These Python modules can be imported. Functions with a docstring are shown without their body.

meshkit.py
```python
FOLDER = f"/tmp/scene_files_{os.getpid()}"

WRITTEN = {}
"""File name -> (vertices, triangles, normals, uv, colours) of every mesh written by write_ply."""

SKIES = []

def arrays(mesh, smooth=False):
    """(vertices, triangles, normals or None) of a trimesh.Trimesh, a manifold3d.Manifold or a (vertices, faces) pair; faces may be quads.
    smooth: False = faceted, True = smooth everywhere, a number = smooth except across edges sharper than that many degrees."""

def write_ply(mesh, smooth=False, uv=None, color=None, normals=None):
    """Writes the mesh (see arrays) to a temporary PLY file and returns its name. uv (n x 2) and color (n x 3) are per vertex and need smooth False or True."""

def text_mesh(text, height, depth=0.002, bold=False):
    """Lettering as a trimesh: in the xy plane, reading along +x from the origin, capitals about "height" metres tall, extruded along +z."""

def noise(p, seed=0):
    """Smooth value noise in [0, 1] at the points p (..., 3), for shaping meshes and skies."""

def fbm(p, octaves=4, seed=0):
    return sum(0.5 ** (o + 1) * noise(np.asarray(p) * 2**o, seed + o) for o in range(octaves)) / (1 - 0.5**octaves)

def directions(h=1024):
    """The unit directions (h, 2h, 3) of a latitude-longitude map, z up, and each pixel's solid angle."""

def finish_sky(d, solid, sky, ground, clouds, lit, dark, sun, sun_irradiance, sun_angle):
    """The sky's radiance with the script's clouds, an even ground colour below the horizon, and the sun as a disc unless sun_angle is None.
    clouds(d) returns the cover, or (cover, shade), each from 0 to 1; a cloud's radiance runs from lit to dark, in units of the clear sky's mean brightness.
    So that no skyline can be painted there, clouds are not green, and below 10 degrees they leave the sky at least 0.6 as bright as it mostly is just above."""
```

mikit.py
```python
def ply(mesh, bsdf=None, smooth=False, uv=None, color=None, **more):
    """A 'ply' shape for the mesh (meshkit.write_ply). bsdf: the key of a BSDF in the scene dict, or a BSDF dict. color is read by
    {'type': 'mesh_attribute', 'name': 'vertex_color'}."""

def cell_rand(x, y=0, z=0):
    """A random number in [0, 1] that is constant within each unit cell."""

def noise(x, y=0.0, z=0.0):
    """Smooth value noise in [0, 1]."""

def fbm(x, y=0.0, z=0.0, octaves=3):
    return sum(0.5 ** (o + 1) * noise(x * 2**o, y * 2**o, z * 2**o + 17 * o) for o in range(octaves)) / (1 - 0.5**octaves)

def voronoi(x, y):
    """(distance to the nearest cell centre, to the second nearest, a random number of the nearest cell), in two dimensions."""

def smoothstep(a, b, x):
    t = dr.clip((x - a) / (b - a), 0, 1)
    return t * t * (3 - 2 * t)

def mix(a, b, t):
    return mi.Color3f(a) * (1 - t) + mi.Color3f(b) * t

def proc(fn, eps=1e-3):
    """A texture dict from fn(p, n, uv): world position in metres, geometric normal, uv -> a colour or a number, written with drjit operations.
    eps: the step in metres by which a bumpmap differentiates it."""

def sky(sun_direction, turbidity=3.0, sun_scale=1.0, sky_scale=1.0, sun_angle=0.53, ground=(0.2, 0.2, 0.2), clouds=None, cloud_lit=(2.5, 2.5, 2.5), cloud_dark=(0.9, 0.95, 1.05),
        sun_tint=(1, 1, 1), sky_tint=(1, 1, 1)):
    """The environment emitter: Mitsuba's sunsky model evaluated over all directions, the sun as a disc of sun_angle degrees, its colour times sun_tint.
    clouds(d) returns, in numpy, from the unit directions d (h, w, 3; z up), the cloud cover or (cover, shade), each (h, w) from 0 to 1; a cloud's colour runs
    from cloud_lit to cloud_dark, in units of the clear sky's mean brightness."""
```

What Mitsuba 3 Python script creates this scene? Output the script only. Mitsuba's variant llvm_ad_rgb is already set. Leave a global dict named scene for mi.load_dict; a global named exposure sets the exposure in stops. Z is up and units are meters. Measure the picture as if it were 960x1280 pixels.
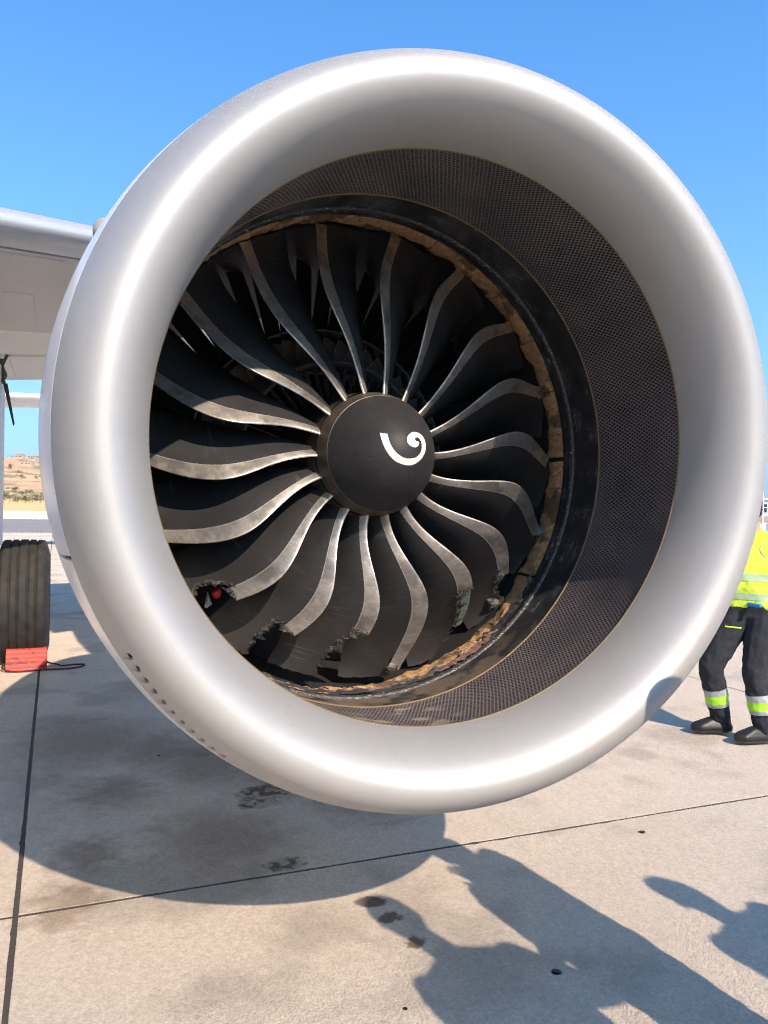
import math, random
import numpy as np, trimesh, manifold3d as m3
import drjit as dr, mitsuba as mi, mikit, meshkit
from mikit import noise, fbm, voronoi, cell_rand, smoothstep, mix
from scipy.interpolate import CubicSpline
T = mi.ScalarTransform4f
rng = np.random.default_rng(7); random.seed(7)
scene, labels = {}, {}

# ---------------------------------------------------------------- camera, sky, exposure
EYE = 1.60
UP = np.array([.0202, -.0097, 1.]); UP /= np.linalg.norm(UP)          # true vertical seen from the (slightly tilted) camera
EA = np.cross([0, 1, 0], UP); EA /= np.linalg.norm(EA); NO = np.cross(UP, EA)
def W(p):                                                              # measured coordinates (right, ahead, up of the lens) -> world
    p = np.asarray(p, float)
    return np.stack([p @ EA, p @ NO, p @ UP + EYE], -1)
def Wd(d):
    d = np.asarray(d, float); return np.stack([d @ EA, d @ NO, d @ UP], -1)
eye = W([0, 0, 0]); ahead = Wd([0, 1, 0]); above = Wd([0, 0, 1])
scene['camera'] = {'type': 'perspective', 'fov_axis': 'x', 'fov': 2 * math.degrees(math.atan(.480)), 'near_clip': .05, 'far_clip': 6000.,
                   'to_world': T().look_at(origin=eye.tolist(), target=(eye + ahead).tolist(), up=above.tolist())}
SUN_AZ, SUN_EL = math.radians(-31.5), math.radians(36.7)              # heading of the light, height of the sun
sun_dir = [-math.sin(SUN_AZ) * math.cos(SUN_EL), -math.cos(SUN_AZ) * math.cos(SUN_EL), math.sin(SUN_EL)]
def horizon_haze(d):                                                   # thin pale haze low over the horizon, uneven like thin cirrus
    el = np.degrees(np.arcsin(np.clip(d[..., 2], -1, 1)))
    return .96 * np.exp(-np.maximum(el, 0) / 10.) * (.85 + .3 * (meshkit.fbm(d * [4, 4, 14], 3, 2) - .5))
scene['sky'] = mikit.sky(sun_dir, turbidity=3, sun_tint=(1.0, 1., 1.11), sky_scale=1.35, sky_tint=(.54, 1.02, 1.42), ground=(.34, .29, .23), clouds=horizon_haze, cloud_lit=(.80, .86, 1.04))
exposure = 2.15

# ---------------------------------------------------------------- frames of the engine
def frame(yaw, pit):
    a = np.array([-math.sin(yaw) * math.cos(pit), math.cos(yaw) * math.cos(pit), math.sin(pit)])
    r = np.cross(a, [0, 0, 1]); r /= np.linalg.norm(r)
    return a, r, np.cross(r, a)
class Frame:
    """points at t metres aft, r metres from the axis, th radians clockwise from the top as seen from the front"""
    def __init__(s, c, yaw, pit):
        a, r, u = frame(yaw, pit)
        s.c, s.a, s.r, s.u = W(c), Wd(a), Wd(r), Wd(u)
    def __call__(s, t, r, th):
        t, r, th = np.broadcast_arrays(*(np.asarray(v, float) for v in (t, r, th)))
        return s.c + t[..., None] * s.a + (r * np.sin(th))[..., None] * s.r + (r * np.cos(th))[..., None] * s.u
_af = frame(.3820, .0197)[0]
FAN = Frame([-.0954, 3.3556, .2335], .3820, .0197)
INL = Frame([.2027, 2.6099, .2219], .3477, .0559)

# ---------------------------------------------------------------- fan blade surface
KR = np.array([.24, .42, .6, .8, 1.])
PHASE = -1.261
PL = CubicSpline(KR, [-.013, -.072, -.138, -.065, .026]); TL = CubicSpline(KR, [-.175, -.191, -.218, -.091, .073])
PB = CubicSpline(KR, [.062, -.008, -.056, .0, .079]); TB = CubicSpline(KR, [-.141, -.164, -.172, -.047, .088])
CH = CubicSpline(KR, [.23, .30, .385, .335, .25]); TURN = CubicSpline(KR, np.radians([-52, -44, -25, -9, -2]))
THK = CubicSpline(KR, [.026, .020, .015, .011, .008])
def sheath_width(r):
    return np.hypot((PB(r) - PL(r)) * r, TB(r) - TL(r))
def blade(k, s, r, side=0., proud=0.):
    """s: metres along the chord from the leading edge; side +1 the face turned forward, -1 the other"""
    s, r = np.broadcast_arrays(np.asarray(s, float), np.asarray(r, float))
    w, c = sheath_width(r), CH(r)
    b0 = np.arctan2((PB(r) - PL(r)) * r, TB(r) - TL(r)); b0 = np.clip(b0, math.radians(22), math.radians(80))
    f = np.clip((s - w) / (c - w), 0, 1); turn = TURN(r)
    x = np.minimum(s, w) * np.sin(b0); y = np.minimum(s, w) * np.cos(b0)
    L = (c - w) / 12
    for i in range(12):                                               # march along the camber line
        ff = np.clip(f * 12 - i, 0, 1); bb = b0 + turn * (i + .5) / 12
        x = x + ff * L * np.sin(bb); y = y + ff * L * np.cos(bb)
    b = b0 + turn * f
    q = np.clip(s / c, 0, 1)
    th = THK(r) * (1.9 * np.sqrt(q) * (1 - q) ** .8 + .06) * .5 + proud
    off = side * th
    x = x + off * np.cos(b); y = y - off * np.sin(b)
    return FAN(TL(r) + y, r, PL(r) + x / r + PHASE + k * math.radians(20))
#PART2
# ---------------------------------------------------------------- helpers
used = {}
def numbered(name):
    n = used.get(name, 0); used[name] = n + 1
    return name if n == 0 else f'{name}_{n:03d}'
def key_of(name, parent=None): return numbered(f'{parent}__{name}' if parent else name)
def obj(name, mesh, mat, parent=None, smooth=30, uv=None, label=None, cat=None, group=None, kind=None):
    k = key_of(name, parent)
    scene[k] = mikit.ply(mesh, mat, smooth=smooth, uv=uv)
    tag(k, label, cat, group, kind)
    return k
def tag(k, label=None, cat=None, group=None, kind=None):
    d = {a: b for a, b in (('label', label), ('category', cat), ('group', group), ('kind', kind)) if b}
    if d: labels[k] = d
    return k
def thing(name, label, cat=None, group=None, parent=None):
    return tag(key_of(name, parent), label, cat, group)
def cat_mesh(ms): return trimesh.util.concatenate([m if isinstance(m, trimesh.Trimesh) else trimesh.Trimesh(*m, process=False) for m in ms])
def grid(P, closed_u=False, closed_v=False, flip=False):
    """P (n, m, 3) -> mesh"""
    n, m = P.shape[:2]
    i = np.arange(n if closed_u else n - 1); j = np.arange(m if closed_v else m - 1)
    I, J = np.meshgrid(i, j, indexing='ij'); I2, J2 = (I + 1) % n, (J + 1) % m
    q = np.stack([I * m + J, I2 * m + J, I2 * m + J2, I * m + J2], -1).reshape(-1, 4)
    if flip: q = q[:, ::-1]
    f = np.vstack([q[:, [0, 1, 2]], q[:, [0, 2, 3]]])
    return trimesh.Trimesh(P.reshape(-1, 3), f, process=False)
def revolve(fr, prof, n=192, th0=0., th1=2 * math.pi, flip=False):
    p = np.asarray(prof, float); full = abs(th1 - th0 - 2 * math.pi) < 1e-6
    th = np.linspace(th0, th1, n + (not full))[: n if full else None]
    return grid(fr(p[:, None, 0], p[:, None, 1], th[None]), closed_v=full, flip=flip)
def ring_solid(fr, prof, n=192, th0=0., th1=2 * math.pi):
    """closed profile turned about the axis; a part turn gets end caps"""
    p = np.asarray(prof, float); full = abs(th1 - th0 - 2 * math.pi) < 1e-6
    th = np.linspace(th0, th1, n + (not full))[: n if full else None]
    m = grid(fr(p[:, None, 0], p[:, None, 1], th[None]), closed_u=True, closed_v=full)
    if not full:
        from mapbox_earcut import triangulate_float64
        t = np.array(triangulate_float64(p, np.array([len(p)], np.uint32))).reshape(-1, 3)
        k = len(th); a = t * k; b = t[:, ::-1] * k + k - 1
        m = trimesh.Trimesh(m.vertices, np.vstack([m.faces, a, b]), process=False)
    if m.volume < 0: m.invert()
    return m
def tube(pts, rad, sides=8, caps=True):
    p = np.asarray(pts, float); n = len(p); rad = np.broadcast_to(rad, (n,))
    t = np.gradient(p, axis=0); t /= np.linalg.norm(t, axis=1, keepdims=True) + 1e-12
    a = np.zeros_like(p); ref = np.array([0, 0, 1.]) if abs(t[0, 2]) < .9 else np.array([1., 0, 0])
    for i in range(n):
        v = ref - t[i] * (ref @ t[i]); v /= np.linalg.norm(v); a[i] = v; ref = v
    b = np.cross(t, a); an = np.arange(sides) * 2 * np.pi / sides
    P = p[:, None] + rad[:, None, None] * (np.cos(an)[None, :, None] * a[:, None] + np.sin(an)[None, :, None] * b[:, None])
    m = grid(P, closed_v=True)
    if caps:
        c0, c1 = len(m.vertices), len(m.vertices) + 1; j = np.arange(sides); k = (j + 1) % sides; o = (n - 1) * sides
        m = trimesh.Trimesh(np.vstack([m.vertices, p[:1], p[-1:]]), np.vstack([m.faces, np.stack([j * 0 + c0, j, k], 1), np.stack([j * 0 + c1, o + k, o + j], 1)]), process=False)
    if m.volume < 0: m.invert()
    return m
def box(size, centre=(0, 0, 0), bevel=0.):
    s = np.asarray(size, float) / 2
    if bevel <= 0: m = trimesh.creation.box(extents=s * 2)
    else:
        c = [np.array([x, y, z]) * s - np.eye(3)[k] * np.array([x, y, z]) * bevel * 0 for x in (-1, 1) for y in (-1, 1) for z in (-1, 1) for k in (0,)]
        pts = []
        for x in (-1, 1):
            for y in (-1, 1):
                for z in (-1, 1):
                    q = np.array([x, y, z]) * (s - bevel)
                    for k in range(3): e = q.copy(); e[k] += np.sign(q[k]) * bevel; pts.append(e)
        m = trimesh.convex.convex_hull(np.array(pts))
    m.apply_translation(centre); return m
def rot(m, deg, axis, at=(0, 0, 0)):
    m.apply_transform(trimesh.transformations.rotation_matrix(math.radians(deg), axis, at)); return m
def to_mani(m):
    m = trimesh.Trimesh(m.vertices, m.faces, process=False); m.merge_vertices()
    if m.volume < 0: m.invert()
    return m3.Manifold(m3.Mesh(np.asarray(m.vertices, np.float32), np.asarray(m.faces, np.uint32)))
def from_mani(M):
    q = M.to_mesh(); return trimesh.Trimesh(np.array(q.vert_properties[:, :3], float), np.array(q.tri_verts, int), process=False)
def ball(c, r, n=12): return m3.Manifold.sphere(float(r), n).translate(tuple(float(v) for v in c))
def bone(a, ra, b, rb, n=12): return m3.Manifold.batch_hull([ball(a, ra, n), ball(b, rb, n)])
def soften(M, edge=.03, it=8):
    m = from_mani(M.refine_to_length(edge)); m.merge_vertices()
    trimesh.smoothing.filter_taubin(m, iterations=it); return m

# ---------------------------------------------------------------- materials
def bsdf(name, **k):
    d = {'type': 'principled'}
    for a, b in k.items():
        if a == 'base_color' and isinstance(b, (tuple, list)): b = {'type': 'rgb', 'value': list(b)}
        d[a] = b
    scene[name] = {'type': 'twosided', 'bsdf': d}; return name
def bumped(name, fn, scale, eps=2e-3, **k):
    bsdf(name, **k); d = scene[name]['bsdf']
    scene[name] = {'type': 'twosided', 'bsdf': {'type': 'bumpmap', 'arbitrary': mikit.proc(fn, eps), 'scale': scale, 'bsdf': d}}
    return name
def col(a, b, f):
    a, b = tuple(float(v) for v in a), tuple(float(v) for v in b)
    return mikit.proc(lambda p, n, uv: mix(a, b, f(p, uv)))

AXL = math.radians(-22.3)
LA = np.array([math.cos(AXL), -math.sin(AXL)]); AF = np.array([math.sin(AXL), math.cos(AXL)])   # across, along the aircraft on the ground
def gx(lat, aft): return lat * LA[0] + aft * AF[0], lat * LA[1] + aft * AF[1]

# satin aluminium of the lip: faint streaks, a few specks
def f_lip(p, n, uv):
    s = fbm(p.x * 9, p.y * 9, p.z * 9, 4)
    d = smoothstep(.86, .92, noise(p.x * 60, p.y * 60, p.z * 60)) * smoothstep(.62, .80, noise(p.x * 7 + 9, p.y * 7, p.z * 7))
    return mix(mix((.455, .458, .446), (.51, .513, .50), s), (.36, .34, .31), d * .35)
def f_lip_r(p, n, uv): return .25 + .05 * fbm(p.x * 3, p.y * 3, p.z * 3, 3)
scene['satin_aluminium'] = {'type': 'twosided', 'bsdf': {'type': 'blendbsdf', 'weight': .50,
    'a': {'type': 'diffuse', 'reflectance': mikit.proc(f_lip)},
    'b': {'type': 'roughconductor', 'material': 'Al', 'distribution': 'ggx', 'alpha': mikit.proc(f_lip_r), 'specular_reflectance': {'type': 'rgb', 'value': [.60, .60, .585]}}}}
bsdf('nacelle_paint', base_color=col((.60, .61, .63), (.68, .69, .70), lambda p, uv: fbm(p.x * 2, p.y * 2, p.z * 8, 3)), roughness=.22, specular=.6)
bsdf('aircraft_white', base_color=col((.74, .74, .72), (.80, .80, .78), lambda p, uv: fbm(p.x, p.y, p.z, 3)), roughness=.3, specular=.5)
bsdf('aircraft_grey', base_color=col((.50, .50, .49), (.58, .57, .55), lambda p, uv: fbm(p.x * 1.5, p.y * 3, p.z * 3, 4)), roughness=.42, specular=.5)
bsdf('black_gap', base_color=(.012, .012, .013), roughness=.8)
bsdf('slat_metal', base_color=(.70, .70, .70), metallic=.6, roughness=.32)
# perforated wire mesh on the acoustic liner (uv in metres round / along)
def f_liner(p, n, uv):
    a = uv.x / .0150 + .25 * fbm(uv.x * 6, uv.y * 6, 1, 2); b = uv.y / .030
    q1, q2 = a + b, a - b
    d1, d2 = dr.abs(q1 - dr.floor(q1) - .5), dr.abs(q2 - dr.floor(q2) - .5)
    hole = 1 - smoothstep(.27, .40, dr.maximum(d1, d2))
    wear = fbm(p.x * 7, p.y * 7, p.z * 7, 4)
    sand = smoothstep(.52, .72, fbm(p.x * 14 + 5, p.y * 14, p.z * 14, 4)) * smoothstep(-.62, -.86, (p.z - 1.8)) * smoothstep(.35, .0, dr.abs(p.x - .07))
    wire = mix((.14, .128, .138), (.31, .27, .275), wear)
    return mix(mix(wire, (.005, .005, .006), hole * .97), (.42, .36, .27), sand * .8)
bsdf('liner_mesh', base_color=mikit.proc(f_liner), roughness=.38, specular=.5, metallic=.25)
bsdf('seal_brown', base_color=(.16, .11, .045), roughness=.5)
def f_case(p, n, uv):
    w = fbm(p.x * 12, p.y * 12, p.z * 12, 4); s = noise(uv.x * 30, uv.y * 500)
    c = mix(mix((.012, .013, .016), (.045, .046, .05), w), (.20, .21, .21), smoothstep(.62, .86, s) * smoothstep(.5, .72, w))
    dust = smoothstep(.45, .62, fbm(p.x * 9 + 2, p.y * 9, p.z * 9, 4)) * smoothstep(1.15, .90, p.z)
    return mix(c, (.20, .155, .11), dust * .6)
bsdf('case_dark', base_color=mikit.proc(f_case), roughness=.42, specular=.5)
def f_ridge(p, n, uv):
    w = noise(p.x * 160, p.y * 160, p.z * 160)
    return mix((.035, .037, .04), (.34, .34, .34), smoothstep(.66, .84, w) * .6)
bumped('ridge_scuffed', lambda p, n, uv: noise(p.x * 140, p.y * 140, p.z * 140), .003, base_color=mikit.proc(f_ridge), roughness=.45)
def f_abr(p, n, uv):
    w = fbm(p.x * 55, p.y * 55, p.z * 55, 3); c = noise(p.x * 190, p.y * 190, p.z * 190); g = smoothstep(.56, .62, fbm(p.x * 10 + 3, p.y * 10, p.z * 10, 4))
    return mix(mix((.26, .145, .065), (.60, .385, .20), w), (.06, .045, .035), dr.maximum(smoothstep(.68, .82, c) * .6, g * .75))
def f_abr_b(p, n, uv): return fbm(p.x * 110, p.y * 110, p.z * 110, 3)
bumped('abradable', f_abr_b, .008, base_color=mikit.proc(f_abr), roughness=.9, specular=.2)
# carbon blade body and titanium edge
def f_body(p, n, uv):
    w = fbm(p.x * 6, p.y * 6, p.z * 6, 4)
    s = fbm(uv.x * 5, uv.y * 160, uv.x * 3, 3); fine = noise(p.x * 220, p.y * 220, p.z * 220)
    scr = smoothstep(.60, .80, s) * smoothstep(.42, .68, w)
    return mix(mix((.014, .0145, .0165), (.043, .042, .042), w + .25 * (fine - .5)), (.13, .125, .115), scr * .55)
bsdf('blade_carbon', base_color=mikit.proc(f_body), roughness=mikit.proc(lambda p, n, uv: .36 + .2 * fbm(p.x * 10, p.y * 10, p.z * 10, 3)), specular=.5)
def f_sheath(p, n, uv):      # uv.x: 0 at the nose, 1 at the rear edge of the sheath; uv.y radius
    w = fbm(p.x * 18, p.y * 18, p.z * 18, 4); sc = noise(uv.x * 3, uv.y * 240, 3)
    m = mix((.56, .52, .46), (.93, .88, .79), w)
    m = mix(m, (.95, .93, .88), smoothstep(.62, .85, sc) * .5)
    m = m * (.72 + .5 * fbm(p.x * 60, p.y * 60, p.z * 60, 3))
    dirt = smoothstep(.5, .68, fbm(p.x * 9 + 4, p.y * 9, p.z * 9, 4))
    m = mix(m, (.20, .19, .185), dirt * .55)
    return mix(m, (.90, .87, .80), smoothstep(.925, .96, uv.x))
bsdf('titanium_edge', base_color=mikit.proc(f_sheath), metallic=.88, roughness=mikit.proc(lambda p, n, uv: .30 + .22 * fbm(p.x * 25, p.y * 25, p.z * 25, 3)), specular=.5)
bsdf('green_core', base_color=col((.055, .09, .06), (.20, .26, .19), lambda p, uv: fbm(p.x * 45, p.y * 45, p.z * 45, 3)), roughness=.75)
bsdf('torn_fibre', base_color=col((.02, .02, .02), (.17, .165, .16), lambda p, uv: noise(p.x * 90, p.y * 90, p.z * 90)), roughness=.5)
def f_spin(p, n, uv):
    w = fbm(p.x * 14, p.y * 14, p.z * 14, 4); s = noise(uv.x * 90, uv.y * 4)
    sp = smoothstep(.86, .93, noise(p.x * 110, p.y * 110, p.z * 110))
    return mix(mix((.016, .0165, .018), (.036, .036, .038), w * .7 + s * .3), (.16, .16, .16), sp * .15)
bsdf('spinner_black', base_color=mikit.proc(f_spin), roughness=.56, specular=.35)
bsdf('mark_white', base_color=col((.66, .66, .62), (.74, .74, .70), lambda p, uv: noise(p.x * 60, p.y * 60, p.z * 60)), roughness=.5)
bsdf('hub_metal', base_color=col((.04, .037, .034), (.15, .13, .11), lambda p, uv: fbm(p.x * 24, p.y * 24, p.z * 24, 4)), metallic=.5, roughness=.45)
bsdf('vane_lit_shard_grey', base_color=col((.36, .35, .33), (.50, .485, .455), lambda p, uv: fbm(p.x * 20, p.y * 20, p.z * 20, 3)), roughness=.5)  # pale tone paints light onto the vane roots; also colours the loose shard
bsdf('inner_dark', base_color=(.022, .023, .025), roughness=.6)
bsdf('core_grey', base_color=(.25, .265, .28), roughness=.5)
bsdf('red_plastic', base_color=(.55, .02, .02), roughness=.4)
bsdf('tyre_rubber', base_color=col((.016, .016, .017), (.050, .048, .046), lambda p, uv: fbm(p.x * 12, p.y * 12, p.z * 12, 4)), roughness=.75, specular=.3)
bsdf('gear_grey', base_color=(.36, .37, .37), roughness=.4)
bsdf('gear_dark', base_color=(.06, .07, .065), roughness=.5)
bsdf('chock_red', base_color=col((.20, .03, .028), (.60, .06, .045), lambda p, uv: smoothstep(.25, .55, fbm(p.x * 26, p.y * 26, p.z * 26, 4))), roughness=.5)
bsdf('rope_dark', base_color=(.09, .02, .025), roughness=.8)

# ---------------------------------------------------------------- ground
PATCH = [(1.20, 2.97, .075), (1.22, 2.83, .065), (1.235, 2.63, .065), (.97, 3.41, .12), (1.10, 4.30, .20), (1.02, 4.16, .14), (1.22, 4.35, .18)]
WASH = [(.31, 4.58, .34), (.05, 3.37, .22), (.75, 3.75, .5), (1.6, 4.1, .5), (.2, 5.6, .7), (.16, 3.79, .24), (1.3, 4.6, .55), (.9, 4.9, .5), (.6, 5.3, .5)]
DROP = [(1.62, 2.30, .022), (2.71, 3.16, .02), (1.05, 2.3, .01)]
def lataft(p): return p.x * float(LA[0]) + p.y * float(LA[1]), p.x * float(AF[0]) + p.y * float(AF[1])
def f_conc(p, n, uv):
    u, v = lataft(p)
    big = fbm(u * .5 + 3, v * .35, 1, 4); mid = fbm(u * 3.1, v * 3.1, 2, 4); fine = noise(u * 75, v * 75); gr = noise(u * 180, v * 180)
    slab = cell_rand(dr.floor((u + .12) / 5.8), dr.floor((v - 3.33) / 6.))
    c = mix((.425, .368, .298), (.515, .452, .372), big * .55 + mid * .3 + slab * .25)
    c = c * (.80 + .16 * fine + .26 * gr)
    st = fbm((u * .9 + v * .2) * 2.2, (v * .35 - u * .1) * 7., 4, 4)                 # sweep and tyre streaks
    c = c * (1 - .26 * smoothstep(.46, .72, st) * smoothstep(.3, .6, mid))
    wob = (fbm(u * 16, v * 16, 5, 3) - .5) * .10
    wash = mi.Float(0)
    for a, b, r in WASH:
        d = dr.sqrt(dr.square(u - a) + dr.square((v - b) * .8)) + wob * 2.2
        wash = dr.maximum(wash, 1 - smoothstep(.15 * r, r, d))
    c = mix(c, c * mi.Color3f(.56, .50, .46), wash * .85)
    oil = mi.Float(0)
    for a, b, r in PATCH:
        d = dr.sqrt(dr.square(u - a) + dr.square((v - b) * 1.35)) + wob * .55 + .02 * (noise(u * 60, v * 60) - .5)
        oil = dr.maximum(oil, 1 - smoothstep(.55 * r, .95 * r, d))
    c = mix(c, mi.Color3f(.085, .060, .042) * (.8 + .5 * fine), oil * dr.maximum(smoothstep(3.1, 2.99, v) * .86, .30 + .62 * smoothstep(.35, .62, fbm(u * 26, v * 26, 9, 3))))
    for a, b, r in DROP:
        d = dr.sqrt(dr.square(u - a) + dr.square(v - b)) + wob * .25
        c = mix(c, (.012, .012, .018), 1 - smoothstep(.6 * r, r, d))
    return c
def f_conc_b(p, n, uv): return .75 * noise(p.x * 190, p.y * 190) + .25 * noise(p.x * 60, p.y * 60)
bumped('concrete', f_conc_b, .005, eps=2e-3, base_color=mikit.proc(f_conc), roughness=.85, specular=.25)
bsdf('joint_sealant', base_color=(.06, .05, .045), roughness=.8)
def f_far(p, n, uv):
    return mix((.40, .345, .275), (.46, .40, .33), fbm(p.x * .15, p.y * .3, 0, 4))
bsdf('concrete_far', base_color=mikit.proc(f_far), roughness=.9, specular=.2)
bsdf('asphalt', base_color=col((.145, .14, .14), (.19, .185, .18), lambda p, uv: fbm(p.x * .1, p.y * .4, 0, 4)), roughness=.9, specular=.2)
bsdf('paint_white', base_color=(.52, .50, .46), roughness=.7)
bsdf('dry_grass', base_color=col((.33, .235, .11), (.43, .32, .17), lambda p, uv: fbm(p.x * .2, p.y * .6, 0, 4)), roughness=1., specular=.05)
def f_hill(p, n, uv):
    w = fbm(p.x * .02, p.y * .012, p.z * .08, 4); g = smoothstep(.50, .66, fbm(p.x * .06 + 7, p.y * .03, p.z * .2, 4))
    return mix(mix((.30, .20, .13), (.42, .30, .20), w), (.10, .12, .055), g * .7)
bsdf('hill_earth', base_color=mikit.proc(f_hill), roughness=1., specular=.05)

def sheet(lat0, lat1, aft0, aft1, z, n=1):
    P = np.array([[(*gx(a, b), z) for b in (aft0, aft1)] for a in (lat0, lat1)])
    return grid(P)
def flatquad(m):
    if m.face_normals[0, 2] < 0: m.invert()
    return m
obj('ground', flatquad(sheet(-3000, 3000, -1500, 4500, -.03)), 'concrete_far', smooth=False, kind='structure', label='pale concrete ground reaching out beyond the parking stand')
apron = tag('apron', 'sunlit concrete parking stand of large square slabs under the aircraft engine', kind='structure')
obj('joint_filler', flatquad(sheet(-23.3, 34.6, -14.6, 39.2, -.003)), 'joint_sealant', parent='apron', smooth=False)
GAP, CHF = .020, .003
for i in range(-4, 6):
    for j in range(-3, 6):
        a0, a1, b0, b1 = -.12 + 5.8 * i + GAP / 2, -.12 + 5.8 * (i + 1) - GAP / 2, 3.33 + 6 * j + GAP / 2, 3.33 + 6 * (j + 1) - GAP / 2
        if i in (-1, 0) and j in (-1, 0, 1):                                 # the nearest slabs have slightly crumbled arrises
            n = 170; q = np.linspace(0, 1, n, endpoint=False); ed = []
            for (p0, p1) in (((a0, b0), (a1, b0)), ((a1, b0), (a1, b1)), ((a1, b1), (a0, b1)), ((a0, b1), (a0, b0))):
                p0, p1 = np.array(p0), np.array(p1); d = (p1 - p0) / np.linalg.norm(p1 - p0); nn = np.array([-d[1], d[0]]); P = p0 + (p1 - p0) * q[:, None]
                w = (meshkit.fbm(np.stack([P[:, 0] * 3, P[:, 1] * 3, q * 0 + i + j * 7], -1), 4, 21) - .5); chip = np.clip(meshkit.noise(np.stack([P[:, 0] * 22, P[:, 1] * 22, q * 0 + 3 + i], -1), 4) - .80, 0, 1)
                ed.append(P + nn * (.006 * w + .045 * chip * np.minimum(1, np.minimum(q, 1 - q) * 40))[:, None])
            ed = np.vstack(ed); N4 = len(ed); cen_ = ed.mean(0)
            def lay(s, z): return np.stack([*gx(*(ed + (cen_ - ed) * s).T), np.full(N4, z)], -1)
            v = np.vstack([lay(0, -.05), lay(0, -.0025), lay(.0004, 0.), [[*gx(*cen_), 0.]]]); k = np.arange(N4); k2 = (k + 1) % N4
            f = [np.stack([k + o, k2 + o, k2 + o + N4], 1) for o in (0, N4)] + [np.stack([k + o, k2 + o + N4, k + o + N4], 1) for o in (0, N4)] + [np.stack([k + 2 * N4, k2 + 2 * N4, k * 0 + 3 * N4], 1)]
            obj('slab', trimesh.Trimesh(v, np.vstack(f), process=False), 'concrete', parent='apron', smooth=False); continue
        def ringp(e, z): return [(*gx(a, b), z) for a, b in ((a0 + e, b0 + e), (a1 - e, b0 + e), (a1 - e, b1 - e), (a0 + e, b1 - e))]
        v = np.array(ringp(0, -.06) + ringp(0, -CHF) + ringp(CHF, 0.))
        f = [[8, 9, 10], [8, 10, 11]]
        for L in (0, 4):
            for k in range(4): a, b = L + k, L + (k + 1) % 4; f += [[a, b, b + 4], [a, b + 4, a + 4]]
        obj('slab', trimesh.Trimesh(v, np.array(f), process=False), 'concrete', parent='apron', smooth=False)
obj('service_road', flatquad(sheet(-400, 400, 39.3, 64, -.012)), 'asphalt', smooth=False, kind='structure', label='grey asphalt taxiway beyond the parking stand')
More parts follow.
